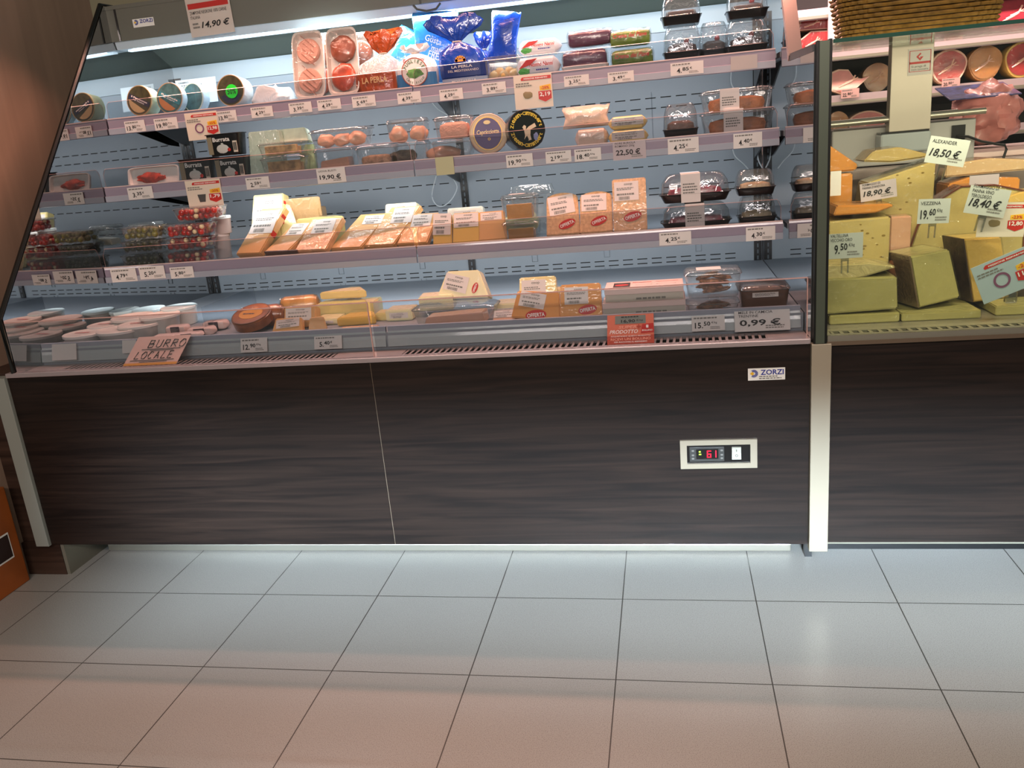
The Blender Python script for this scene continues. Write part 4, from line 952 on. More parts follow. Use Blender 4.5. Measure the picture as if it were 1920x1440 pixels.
clearbox((1312, 165, 1452, 211), 3.43, .11, 'long clear box with a brown loaf and paper band, upper of two', 'loaf', GING, P(1380, 211, 3.43).z, hfill=.62, band=(-.10, .26))
for u, k, y in ((1224, 172, 3.40),): 
    a, c = P(u, 252, y), P(u, k, y); dv = obj('shelf_divider', bx(-.0012, .0012, 0, .35, 0, c.z-Z2), M_LIP); dv.location = (a.x, y, Z2); dv['label'] = 'clear upright divider on the middle shelf before the domed brown cake'; dv['category'] = 'divider'
o = obj('hanging_hook', tube(nb(), [P(775, 10, 3.585), P(782, 18, 3.580), P(800, 21, 3.578), P(818, 17, 3.580), P(826, 6, 3.585)], .005, 8), mat('hook_grey', '#5a5a58', .4), None, True)
o['label'] = 'curved dark grey plastic hook above the sky blue bag'; o['category'] = 'hook'

# ------------------------------------------------------------------ third shelf goods
OLV = mat('green_olives', '#6d6a2e', .35, coat=.8, var=.4, vscale=30); OLD = mat('dark_olives', '#3d3f24', .35, coat=.8, var=.4, vscale=30); REDP = mat('red_peppers', '#b01f17', .3, coat=1, var=.3, vscale=20); CREAM = mat('cream_ball', '#ddc9a0', .45)
def stack3(u0, u1, vs, y, mts, labs, cat='antipasti box'):
    zb = Z3
    for (v0, v1), (m1, m2), lb in zip(vs, mts, labs):
        zb = max(zb, P((u0+u1)/2, v1, y).z) if zb != Z3 else Z3
        clearbox((u0, v0, u1, v1), y, .11, lb, 'balls', m1, zb, hfill=.82, seed=int(u0+v0), mt2=m2, cat=cat, name='antipasti_box')
        zb = zb+.001
stack3(222, 300, ((472, 500), (447, 474), (422, 449)), 3.30, ((OLD, None), (OLD, None), (OLV, None)), ('clear box of dark olives, bottom of its stack', 'clear box of dark olives, middle of its stack', 'clear box of yellow green olives on top of two dark olive boxes'))
stack3(303, 389, ((467, 493), (443, 469), (417, 445)), 3.30, ((REDP, CREAM), (REDP, CREAM), (REDP, CREAM)), ('clear box of cream filled red peppers, bottom of its stack', 'clear box of cream filled red peppers, second from the bottom', 'clear box of bright red peppers just under the topmost pepper box'))
clearbox((320, 386, 408, 414), 3.31, .11, 'clear box of red peppers with cream balls, topmost below the hanging card', 'balls', REDP, P(365, 414, 3.31).z, hfill=.62, seed=5, mt2=CREAM, cat='antipasti box', name='antipasti_box')
tub((392, 438, 424, 482), 3.42, 'pale pinkish tub standing behind the red pepper boxes, lower', mat('pale_pink_tub', '#cbb5ae', .4), MATS['pale_pink_tub'], zb=Z3)
tub((390, 405, 424, 438), 3.42, 'pale pinkish tub stacked on another behind the red pepper boxes', MATS['pale_pink_tub'], M_WHITE, zb=P(407, 440, 3.42).z)
clearbox((236, 416, 290, 430), 3.42, .09, 'pale lidded box lying behind the olive boxes', 'slab', C_WHITE, Z3+.09, hfill=.4)
LB = lambda x=0, z=.62, w=.62, h=.5, rot=0.: (x, z, w, h, 'coop', rot)
wedge((452, 373, 520, 425), 3.48, 'tall pale wedge with large white label and red striped side, at the back', C_PALE, .05, .35, .92, Z3+.02, -.15, LB(0, .55, .8, .8), stripe=True)
wedge((426, 404, 500, 482), 3.31, 'pale wedge with grey white label and red striped side, in front of the tall one', C_PEACH, .035, .75, .8, Z3, -.22, LB(.02, .68, .7, .5), stripe=True, para=.28)
wedge((497, 385, 556, 445), 3.45, 'narrow pale wedge standing on edge with red stripe beside the labelled pair', C_PALE, .03, .45, .45, Z3, .35, None, stripe=True)
slab((508, 370, 600, 392), 3.57, .10, 'brown waxy wrapped block lying above another behind the striped wedges', mat('brown_paper_wrap', '#a8875c', .4, coat=.7, bump=.8, bscale=24), P(555, 412, 3.57).z+.004, .1, pointed=True)
slab((515, 390, 598, 413), 3.57, .10, 'brown waxy wrapped block underneath a second one at the back', MATS['brown_paper_wrap'], Z3, .05)
slab((552, 405, 648, 425), 3.50, .09, 'flat pale orange cheese slab behind the leaning labelled wedges', C_PALE, Z3, -.1, pointed=True)
wedge((484, 432, 556, 478), 3.30, 'low peach coloured wedge almost lying flat under its white label', C_PEACH, .03, 1.05, .75, Z3, -.2, LB(.05, .75, .5, .4), para=.30, rind='foot')
wedge((540, 421, 620, 474), 3.30, 'peach wedge with violet mottled foot and grey and pink label', mat('violet_mottled', '#dba672', .45, coat=.8, bump=.35, var=.25, vscale=30), .03, .80, .86, Z3, -.2, LB(.06, .72, .56, .42), para=.16)
wedge((606, 413, 702, 468), 3.30, 'pale yellow wedge with drooping foot and white label at its top', C_PEACH, .025, .95, .75, Z3, -.18, LB(.18, .80, .42, .26), para=.33)
wedge((670, 400, 765, 463), 3.30, 'wide wedge with greenish pale top, white label and peach foot', C_PEACH, .03, .85, .72, Z3, -.16, LB(.16, .75, .45, .4), para=.34)
wedge((712, 388, 778, 430), 3.48, 'ivory wedge with white label standing behind the wide peach wedge', C_IVO, .05, .3, .92, Z3, -.1, LB(-.03, .8, .7, .3))
wedge((738, 411, 808, 464), 3.30, 'peach wedge with white label just before the shelf joint', C_PEACH, .03, .8, .84, Z3, -.12, LB(.06, .74, .56, .4), para=.14)
slab((782, 402, 835, 412), 3.44, .06, 'flat ivory cheese with white top behind the shelf joint', C_IVO, Z3+.02, 0)
PK = mat('pink_label', '#dba9a0', .5)
wedge((809, 406, 845, 462), 3.30, 'narrow wedge mostly covered by a slanted pink label', C_YEL, .03, .35, .95, Z3, 0, (0, .66, .94, .70, 'coop', -.05))
wedge((846, 404, 898, 460), 3.30, 'yellow wedge with small holes under a pink label', C_YEL, .03, .40, .96, Z3, 0, (0, .74, .9, .46, 'coop'))
wedge((894, 402, 949, 455), 3.30, 'peach wedge with grey label touching the stacked clear boxes', C_PEACH, .03, .45, .88, Z3, .1, (-.02, .82, .72, .26, 'coop'))
wedge((836, 393, 906, 415), 3.42, 'white block with translucent wrap seen above the pink labelled wedges', C_WHITE, .05, .2, .95, Z3+.04, 0, (0, .5, .6, .7, 'coop'))
clearbox((940, 410, 1010, 450), 3.30, .11, 'clear box with yellow cheese pieces under the orange one', 'slices', mat('golden_piece', '#cf8f3a', .4, coat=.8, var=.2), Z3, hfill=.6, n=2)
clearbox((937, 362, 1006, 412), 3.31, .11, 'clear box with orange cheese and a red sticker on its lid', 'slices', MATS['golden_piece'], P(972, 412, 3.31).z, hfill=.6, n=2, lidlab=True)
clearbox((955, 346, 1036, 412), 3.44, .10, 'tall clear box at the back holding a pale yellow piece', 'lumps', C_PALE, Z3+.01, hfill=.5, n=1, lidlab=True)
OFF = cheese('grana_grain', '#dcae7e', var=.22, vscale=90)
wedge((1022, 368, 1086, 447), 3.30, 'grainy cheese wedge with red OFFERTA sticker, leaning next to the clear boxes', OFF, .035, .45, .92, Z3, .05, (-.03, .70, .76, .44, 'coop', .12), (.12, .24, .52, .35), roundtop=True)
wedge((1085, 365, 1148, 440), 3.30, 'grainy wedge with red OFFERTA sticker, middle of three on the third shelf', OFF, .035, .45, .95, Z3, 0, (-.06, .72, .76, .40, 'coop'), (.08, .27, .52, .35), roundtop=True)
wedge((1148, 340, 1212, 434), 3.30, 'tallest grainy wedge with OFFERTA sticker, next to the raspberry cake boxes', OFF, .04, .30, 1.0, Z3, 0, (-.08, .76, .72, .36, 'coop'), (.08, .27, .54, .25))
RASP = mat('raspberries', '#a3123a', .3, coat=1, var=.4, vscale=40, bump=.6); PALEC = mat('pale_pastry', '#c7a878', .5, var=.35, vscale=30)
cakebox((1238, 377, 1373, 425), 3.30, .13, 'wide clear box of raspberry cake with grey paper band, lower of two', Z3, RASP, False, band=(-.02, .27), hf=.5)
cakebox((1235, 322, 1371, 380), 3.31, .13, 'wide clear box of raspberry cake with pink paper band, upper of two', P(1300, 379, 3.31).z, RASP, False, band=(-.06, .27), hf=.5)
cakebox((1384, 364, 1458, 416), 3.30, .12, 'clear box with pale filled pastry, lower, beside the raspberry boxes', Z3, PALEC, False, hf=.45)
cakebox((1380, 315, 1456, 366), 3.31, .12, 'clear box with pale filled pastry, upper, beside the raspberry boxes', P(1418, 366, 3.31).z, PALEC, False, hf=.45)

# ------------------------------------------------------------------ bottom deck goods
LIDW = mat('tub_lid_white', '#ddd6d0', .4, coat=.3); TUBT = see('frosted_tub', '#e8e8e4', .12, .15, 0, .55, '#dcd9d2')
def dred(l, r_, h):
    obj('lid_print', lines(nb(), -r_*.5, r_*.5, -r_*.12, r_*.12, 1, 0, 5), M_RED, l).matrix_local = T(0, 0, h+.0006) @ Rx(-PI/2)
for b, y, lb, dc in (
    ((98, 621, 167, 648), 2.885, 'low round white tub with red print, frontmost near the side glass', dred),
    ((160, 613, 238, 643), 2.90, 'low round white tub standing second in the front row behind the glass', None),
    ((203, 603, 276, 640), 2.95, 'round white tub with bold red leaf print on its lid', dred),
    ((147, 605, 208, 628), 3.03, 'round white tub with a red curl print in the second row', dred),
    ((190, 590, 262, 622), 3.07, 'round white tub with plain lid in the middle of the heap', None),
    ((246, 587, 314, 624), 3.02, 'round white tub with red lined lid beside the tall bucket', dred),
    ((84, 600, 150, 622), 3.08, 'grey shaded round tub lying deep beside the side glass', None)):
    tub(b, y, lb, TUBT, LIDW, zb=Z0, deco=dc, name='round_tub')
LIDB = mat('cool_white_lid', '#cfe0e2', .35, coat=.3)
for b, y, lb in (((288, 572, 350, 616), 3.16, 'tall white bucket with lid, largest, at the end of the tub row'), ((235, 576, 290, 606), 3.26, 'white lidded bucket second from the end in the back row'), ((185, 579, 240, 606), 3.28, 'white lidded bucket in the back row behind the red leaf tub'), ((125, 580, 188, 606), 3.26, 'white lidded bucket deepest toward the side glass in the back row')):
    tub(b, y, lb, M_WHITE, LIDB, zb=Z0, name='white_bucket')
NV = mat('navy_pack', '#2a2433', .35, coat=.6)
def dpk(r, w, h, d): label_on(r, 0, h*.5, w*.35, h*.9, -.001, 'x', mt=NV, seed=2)
for i, (b, y, lb) in enumerate((((282, 626, 330, 641), 2.90, 'small white pack with a dark band behind the handwritten card'), ((322, 622, 376, 640), 2.91, 'small white pack with dark band next to the smoked rolls'), ((306, 609, 350, 627), 2.98, 'small pale pink pack with a dark band lying further back'), ((346, 612, 400, 632), 2.97, 'small pale pack with dark band touching the round smoked cheese'), ((376, 600, 424, 620), 3.05, 'small striped pack behind the round smoked cheese'))):
    flowpack(b, y, .06, lb, mat('pale_pink_pack', '#d9bfb8', .35, coat=.7, bump=.5), Z0 if i < 2 else None, dpk, .15)
dv = obj('shelf_divider', bx(-.0012, .0012, 0, .45, 0, .11), M_LIP); a = P(350, 622, 3.0); dv.location = (a.x+.09, 2.99, Z0); dv['label'] = 'clear plastic divider between tubs and smoked cheeses'; dv['category'] = 'divider'
def roll(b, y, lab, mt, axis='x', zb=Z0, d=.05, yaw=0., facelab=None):
    x, z, w, h = fit(b, y, d*.3, zb); r = thing('smoked_cheese_roll', lab, 'cheese', T(x, y+h/2, z+h*.525) @ Rz(yaw)); hw = w/2
    rg = [[(-hw+w*t, h/2*e*math.cos(a), h/2*e*math.sin(a)) for a in [2*PI*i/24 for i in range(24)]] for t, e in ((0, .55), (.05, .85), (.15, .98), (.85, 1), (.95, .86), (1, .5))]
    obj('roll_body', loops(nb(), rg), mt, r, True)
    f = loops(nb(), [[(-hw-.006+(w+.012)*t, h/2*e*1.03*math.cos(a), h/2*e*1.03*math.sin(a)) for a in [2*PI*i/24 for i in range(24)]] for t, e in ((0, .5), (.06, .9), (.5, 1), (.94, .9), (1, .5))])
    obj('film', f, M_FILM, r, True)
    return r
def desm(r, f, R):
    obj('yellow_label', disc(nb(), 0, R, R*.62, -.0016, 30, rz=R*.5), mat('orange_yellow_label', '#c9882c', .4, coat=.8), f)
    obj('label_letters', lines(nb(), -R*.4, R*.5, R*.85, R*1.05, 1, -.0026, 2), NAVY, f)
roundcheese((416, 599, 488, 631), 2.92, 'round smoked brown cheese with an oval yellow label, front of the deck', .045, C_SMOKE, C_SMOKE, MATS['brown_rind'], -.1, 1.22, Z0, desm)
roll((447, 576, 522, 622), 3.02, 'glossy smoked brown cheese roll in film behind the yellow labelled one', C_SMOKE, yaw=.25)
roll((520, 557, 590, 592), 3.20, 'tan smoked roll in film with small blue print, behind the pink labelled wedges', mat('tan_smoked', '#b98a4e', .35, coat=.8, var=.3, bump=.3), yaw=.2)
tub((514, 576, 549, 600), 3.12, 'small dark tub squeezed between the smoked rolls', M_BLACK, M_BLACK, zb=Z0)
wedge((530, 583, 592, 626), 2.96, 'pale orange wedge with pink label, higher of the pair beside smoked roll', C_PEACH, .05, .35, .95, Z0, .0, (-.04, .62, .78, .62, 'coop'))
wedge((508, 604, 566, 630), 2.885, 'pale orange wedge with pink label, low at the front rail', C_PEACH, .03, .6, .85, Z0, .0, (0, .6, .75, .6, 'coop', .08))
slab((595, 556, 688, 582), 3.16, .11, 'thick pale yellow triangular cheese slab under another, blue print', C_PALE, P(640, 583, 3.16).z, -.05, pointed=True)
slab((597, 538, 688, 562), 3.17, .11, 'pale yellow triangular cheese slab with blue print, topmost at the deck centre', C_PALE, P(640, 560, 3.17).z, -.05, pointed=True)
slab((588, 588, 634, 618), 3.05, .12, 'ivory block with white label under the stacked yellow slabs', C_IVO, Z0, .05, (0, .5, .6, .5))
slab((632, 585, 704, 616), 3.02, .10, 'yellow brown wedge with curved rind next to the glass joint', C_YEL, Z0, .1, None, .6)
slab((590, 560, 700, 600), 3.16, .12, 'yellowish cheese block supporting the two stacked triangular slabs', C_PALE, Z0, 0)
wedge((576, 600, 610, 626), 2.90, 'small wedge with pink label standing on edge by the white block', C_PEACH, .03, .4, .7, Z0, .3, None)
slab((632, 612, 702, 624), 2.90, .06, 'flat pink labelled cheese lying at the rail before the glass joint', C_PINK, Z0, 0)
slab((702, 580, 728, 598), 3.08, .08, 'small pale yellow block beside the glass joint', C_PALE, Z0)
slab((722, 572, 772, 600), 3.06, .10, 'ivory block with white label to the side of the big clear box', C_IVO, Z0, 0, (0, .5, .7, .5))
wedge((812, 518, 915, 562), 3.13, 'large ivory wedge with white label and round red sticker behind the big box', C_IVO, .06, .35, .6, Z0+.04, -.1, (-.12, .55, .45, .6, 'coop', -.25), (.24, .35, .20, 1.2))
slab((785, 547, 848, 575), 3.12, .10, 'pale cheese block with curved white top behind the big clear box', C_IVO, Z0+.02, .1)
clearbox((768, 563, 928, 612), 2.90, .13, 'large clear box holding a long pink orange cheese slab', 'slab', C_PINK, Z0, hfill=.62)
slab((926, 560, 972, 592), 3.00, .10, 'ivory block with white label lying beside the large clear box', C_IVO, Z0, 0, (0, .5, .8, .4))
wedge((922, 588, 966, 607), 2.885, 'flat wedge under a pink label at the rail beside the leaning wedge', C_PINK, .02, .9, .8, Z0, .0, (0, .6, .9, .6, 'coop'))
wedge((970, 527, 1044, 575), 3.08, 'pale wedge with grey white label behind two OFFERTA wedges on the deck', C_PALE, .05, .35, .92, Z0, .0, (-.10, .55, .62, .7, 'coop'))
slab((1038, 537, 1062, 560), 3.14, .08, 'small yellow piece peeking out behind the labelled wedges', C_PALE, Z0+.05)
wedge((956, 556, 1050, 607), 2.885, 'orange wedge with OFFERTA sticker tilted on its side on the deck', C_ORG, .04, .5, .85, Z0, .0, (-.10, .66, .52, .55, 'coop', -.12), (.0, .12, .42, .15), roll=.10)
wedge((1048, 541, 1128, 603), 2.885, 'orange wedge with OFFERTA sticker next to the smoked cheese cartons', C_ORG, .045, .4, .95, Z0, .0, (-.10, .64, .56, .52, 'coop'), (.16, .20, .44, .15))
CART = mat('carton_pink_white', '#dcc5be', .5); CART2 = mat('carton_grey', '#b8b2a6', .5)
def carton(b, y, d, lab, zb):
    x, z, w, h = fit(b, y, d, zb); r = thing('cheese_carton', lab, 'carton', T(x, y, z) @ Rx(0)); hw = w/2
    obj('carton_body', bx(-hw, hw, .0, d, 0, h, bev=.001), CART2, r)
    l = obj('carton_lid', box(bx(-hw*1.01, hw*1.01, -.0015, d, h, h+.002), -hw*1.01, hw*1.01, -.002, -.0005, h*.70, h+.002), CART, r)
    TM = T(0, 0, h+.0024) @ Rx(-PI/2)
    k = obj('picture_panel', bx(-hw*.80, -hw*.36, -.0004, 0, d*.25, d*.8), mat('dark_panel', '#3a2620', .5), l); k.matrix_local = TM
    k = obj('sausage_picture', blob(nb(), (-hw*.58, -.0005, d*.5), (hw*.19, .001, d*.12), .1, 2, 2), M_RED, l); k.matrix_local = TM
    t = text_bm(nb(), 'Pancettone', -hw*.05, d*.78, hw*.5, d*.1, 0, bold=True); text_bm(t, 'Appassionato', hw*.6, d*.78, hw*.6, d*.1, 0, bold=True); k = obj('carton_lettering', t, M_RED, l); k.matrix_local = TM
    q = ringm(ringm(nb(), 0, d*.45, hw*.20, hw*.22, 0, 24, .3), hw*.58, d*.45, hw*.24, hw*.26, 0, 24, .3); lines(q, hw*.1, hw*.9, d*.1, d*.22, 1, 0, 3); k = obj('carton_drawings', q, M_GINK, l); k.matrix_local = TM
    obj('carton_small_print', lines(nb(), -hw*.2, hw*.8, h*.25, h*.5, 1, -.001, 6), M_GINK, r)
    obj('side_flap', bx(hw, hw+.002, .0, d*.9, h*.2, h*1.1), CART, r)
    return r
carton((1130, 551, 1284, 597), 2.89, .15, 'flat pink and white carton with red lettering, lower of two', Z0)
carton((1133, 527, 1280, 553), 2.91, .15, 'flat pink and white carton with dark picture panel, upper of two', Z0+.046)
NUT = mat('nut_brittle', '#8f5f3c', .5, bump=.8, var=.6, vscale=60, coat=.4)
clearbox((1286, 556, 1388, 594), 2.89, .12, 'clear box of brown baked strips with pink label, under another', 'strips', NUT, Z0, hfill=.55, frontlab=(.05, .18, .6, .3))
clearbox((1283, 497, 1392, 559), 2.90, .13, 'clear box heaped with brown baked strips and labelled lid, upper', 'strips', NUT, P(1335, 559, 2.90).z, hfill=.75, lidlab=True, n=2)
r = clearbox((1386, 520, 1484, 586), 2.90, .18, 'brown flat food box with white tag near the deck end', 'loaf', mat('brown_pastry', '#7a4e30', .45, coat=.6, var=.4), Z0, hfill=.8, basemt=mat('brown_box', '#5d4030', .35, coat=.7))
label_on(r, 0, .058, .085, .016, -.002, 'x')

# ------------------------------------------------------------------ price tags on the rails
GRP = 'price tags on the case rails'
A, B_, Cc, Dd = 3.487, 3.379, 3.272, 2.836
for t_ in (
    (253, 237, 38, 22, A, '13,80', 'price tag 13,80 under the olive faced round cheese'), (311, 232, 44, 22, A, '19,80', 'price tag 19,80 under the blue wrapped round cheese'),
    (425, 218, 37, 21, A, '13,80', 'price tag 13,80 partly covered by the 12,98 promotion card'), (491, 210, 41, 20, A, '4,29', 'price tag 4,29 between the green stickered cheese and the patties'),
    (563, 202, 43, 20, A, '3,39', 'price tag 3,39 under the patty tray'), (617, 196, 44, 20, A, '4,29', 'price tag 4,29 under the meat tray'), (682, 190, 44, 21, A, '5,69', 'price tag 5,69 under the orange banded bag'),
    (767, 183, 44, 21, A, '4,39', 'price tag 4,39 under the round seal bag'), (846, 177, 44, 21, A, '4,29', 'price tag 4,29 under the large blue bag'), (926, 165, 45, 21, A, '3,89', 'price tag 3,89 under the yellow balls'),
    (1081, 151, 47, 20, A, '3,25', 'price tag 3,25 under the purple logs'), (1164, 144, 49, 20, A, '3,49', 'price tag 3,49 under the green logs'), (1288, 128, 62, 24, A, '4,85', 'wide price tag 4,85 under the black cake boxes'),
    (263, 362, 47, 23, B_, '3,35', 'price tag 3,35 under the white meat tray'), (483, 343, 44, 22, B_, '2,59', 'price tag 2,59 under the herb cheese boxes'),
    (974, 301, 50, 24, B_, '19,90', 'price tag 19,90 under the goat camembert'), (1047, 294, 48, 22, B_, '2,19', 'price tag 2,19 past the goat camembert'), (1102, 290, 50, 23, B_, '18,40', 'price tag 18,40 under the milky cheese packs'),
    (1281, 273, 58, 29, B_, '4,25', 'price tag 4,25 under the domed brown cake'), (1402, 263, 54, 28, B_, '4,40', 'price tag 4,40 under the long loaf boxes'),
    (232, 516, 48, 25, Cc, '4,79', 'price tag 4,79 under the olive boxes'), (285, 511, 48, 24, Cc, '5,20', 'price tag 5,20 at the start of the pepper boxes'), (341, 511, 44, 21, Cc, '5,80', 'price tag 5,80 under the pepper boxes'),
    (1266, 447, 60, 24, Cc, '4,25', 'price tag 4,25 under the raspberry cake boxes'), (1426, 438, 55, 26, Cc, '4,30', 'price tag 4,30 under the pale pastry boxes'),
    (476, 647, 50, 26, Dd, '12,90', 'price tag 12,90 under the smoked brown cheeses'), (615, 642, 52, 24, Dd, '5,40', 'price tag 5,40 under the stacked yellow slabs'), (1328, 606, 62, 28, Dd, '15,50', 'price tag 15,50 under the brown baked strips')):
    unit = '€/kg' if t_[5].startswith('1') else True
    tag(*t_, tilt=-.30 if t_[4] == Dd else 0., unit=unit)
tag(1395, 117, 50, 26, A, '', 'blank grey card on the top rail near the case end', blank=True, mt=mat('blank_grey_card', '#aea8a4', .5), name='blank_card', cat='blank card')
tag(120, 660, 46, 30, Dd, '', 'blank white card on the deck rail near the side glass', blank=True, tilt=-.3, name='blank_card', cat='blank card')
tag(242, 650, 26, 24, Dd+.002, '', 'white card half hidden behind the handwritten butter card', blank=True, tilt=-.3, name='blank_card', cat='blank card')
tag(834, 311, 34, 34, B_-.002, '', 'small yellowish label hanging on the middle rail below the crumbly pink cheese', blank=True, mt=mat('yellow_green_card', '#b9b78f', .5), name='hanging_label', cat='label')
tag(621, 329, 54, 28, B_, '19,90 €', 'wide price tag reading 19,90 € beneath the pink cheese boxes', header='UOVA RUSTI', name='wide_price_tag')
tag(1180, 282, 62, 34, B_, '22,50 €', 'wide price tag 22,50 € under the label packs', header='FIORE BURIOLA\nROMANO 250g', name='wide_price_tag', mt=mat('lilac_card', '#b3a8ab', .5))
tag(1429, 601, 104, 38, Dd, '0,99 €', 'large price card MELE IN CAMICIA 0,99 at the deck end', header='MELE IN CAMICIA\nTRENTINE', name='large_price_card', tilt=-.3)
promo((348, 210, 411, 262), A-.004, '12,98', '-25%', 'promotion card 12,98 hanging from the top rail beside the round cheeses', 'round')
promo((963, 139, 1037, 203), A-.004, '2,19', '-28%', 'promotion card 2,19 hanging from the top rail below soft cheese packs', 'x')
promo((349, 337, 417, 389), B_-.004, '1,79', '-20%', 'promotion card 1,79 hanging from the middle rail below the burrata tubs', 'pot')
# the big card on the fascia
u0, v0, u1, v1 = 347, -8, 438, 56; a, c = P(u0, v1, 3.626), P(u1, v0, 3.626)
r = thing('fascia_price_card', 'large price card with red bar reading ZAMPONE NEGRONE 14,90 € on the canopy', 'price card', T((a.x+c.x)/2, 3.628, (a.z+c.z)/2-.01) @ Ry(-.02)); w, h = .205, .155
obj('card', bx(-w/2, w/2, 0, .0015, -h/2, h/2), mat('pinkish_card', '#cfc3b8', .55), r)
obj('red_bar', bx(-w*.46, w*.46, -.001, 0, h*.22, h*.36), M_RED, r)
text(r, 'ZAMPONE NEGRONE 100% CARNE', -w*.02, h*.12, w*.84, h*.085, name='card_lettering'); text(r, 'ITALIANA', -w*.33, h*.0, w*.22, h*.08, name='card_lettering')
text(r, '14,90 €', w*.10, -h*.22, w*.62, h*.2, name='price_print', bold=True, shear=.3)
obj('fine_print', lines(nb(), -w*.42, -w*.25, -h*.3, -h*.12, 2, -.001), M_GINK, r)
# handwritten butter card
r = thing('handwritten_card', 'pink card handwritten BURRO LOCALE leaning over the deck rail', 'handwritten sign', T(-1.900, 2.7935, .923) @ Rx(-.80)); w, h = .222, .128
obj('card', prism(nb(), [(-w/2-.015, -h/2), (w/2-.015, -h/2), (w/2+.012, h/2), (-w/2+.012, h/2)], 0, .0012), mat('salmon_card', '#dcb9ae', .55), r)
obj('orange_strip', prism(nb(), [(-w/2-.015, -h/2), (w/2-.015, -h/2), (w/2-.0135, -h*.42), (-w/2-.0135, -h*.42)], -.0006, 0), mat('orange_strip', '#d79a4c', .5), r)
STROKES = {'B': [[(0, 0), (.1, 1), (.6, .95), (.55, .55), (.1, .5)], [(.1, .5), (.65, .45), (.55, .02), (0, 0)]], 'U': [[(.1, 1), (.05, .1), (.35, 0), (.6, .15), (.7, 1)]], 'R': [[(0, 0), (.12, 1), (.6, .95), (.6, .6), (.1, .5)], [(.2, .5), (.65, 0)]],
 'O': [[(.35, 1), (.02, .6), (.1, .05), (.5, .0), (.75, .5), (.6, .95), (.3, 1)]], 'L': [[(.3, 1), (0, 0), (.6, .05)]], 'C': [[(.65, .9), (.3, 1), (0, .4), (.2, 0), (.55, .1)]], 'A': [[(0, 0), (.4, 1), (.6, 0)], [(.12, .4), (.55, .4)]], 'E': [[(.65, 1), (.15, 1), (0, 0), (.55, 0)], [(.08, .5), (.5, .52)]]}
def hand(bm, s, x0, z0, cw, chh):
    for i, c in enumerate(s):
        for st in STROKES[c]:
            tube(bm, [(x0+i*cw+a*cw*1.02+b*cw*.12, -.0012, z0+b*chh) for a, b in st], .0016, 5)
    return bm
q = hand(nb(), 'BURRO', -w*.20, h*.10, w*.145, h*.26); hand(q, 'LOCALE', -w*.40, -h*.28, w*.125, h*.24)
for a, b, zz in ((-.30, .42, .04), (-.14, .30, .0), (-.46, .36, -.34), (-.28, .24, -.39)): tube(q, [(a*w, -.0012, zz*h), (b*w, -.0012, (zz+.015)*h)], .001, 5)
obj('handwriting', q, M_INK, r)
# super prodotto card
u0, v0, u1, v1 = 1140, 592, 1225, 651; a, c = P(u0, v1, 2.79), P(u1, v0, 2.79); w, h = c.x-a.x, c.z-a.z
r = thing('loyalty_promotion_card', 'orange SUPER PRODOTTO card with a grey price window on the deck rail', 'promotion card', T(-.122, 2.7995, .9165) @ Rx(-.76)); h = .116
obj('card', bx(-w/2, w/2, 0, .0015, -h/2, h/2), mat('orange_card', '#d9765a', .5), r)
obj('card_foot', bx(-w/2, w/2, -.0005, .0, -h/2, -h*.22), mat('brick_card', '#b0432c', .5), r)
k = obj('price_window', bx(-w*.33, w*.33, -.0006, 0, h*.18, h*.46), mat('window_grey', '#7d877f', .4), r)
text(k, '16,90', -w*.05, h*.26, w*.3, h*.12, -.0014, name='price_print', bold=True); text(k, '€/kg', w*.2, h*.28, w*.14, h*.07, -.0014, name='unit_print'); obj('window_print', lines(nb(), -w*.2, w*.3, h*.38, h*.44, 1, -.0014), M_INK, k)
k = obj('red_stamp', prism(nb(), [(w*.22, -h*.16), (w*.5, -h*.14), (w*.49, h*.17), (w*.25, h*.14)], -.0008, 0), M_RED, r)
text(k, '1', w*.36, h*.06, w*.05, h*.1, -.0018, M_WPRINT, 'stamp_lettering', bold=True); text(k, 'BOLLINO', w*.36, -h*.07, w*.22, h*.06, -.0018, M_WPRINT, 'stamp_lettering', bold=True)
text(r, 'SUPER', -w*.05, h*.06, w*.4, h*.11, -.0012, mat('pale_orange', '#f0a890', .5), 'card_lettering', bold=True, shear=.2)
text(r, 'PRODOTTO', -w*.14, -h*.09, w*.6, h*.13, -.0012, M_WPRINT, 'card_lettering', bold=True, shear=.2); text(r, '+', w*.18, h*.07, w*.1, None, -.0016, MATS['brick_card'], 'card_lettering', bold=True)
text(r, 'ACQUISTANDO QUESTO PRODOTTO', 0, -h*.245, w*.85, h*.045, -.0012, M_WPRINT, 'card_lettering', bold=True); text(r, 'RICEVI UN BOLLINO', 0, -h*.34, w*.85, h*.085, -.0012, MATS['pale_orange'], 'card_lettering', bold=True); text(r, 'PER RACCOGLI IL RISPARMIO', 0, -h*.435, w*.7, h*.045, -.0012, M_WPRINT, 'card_lettering', bold=True)

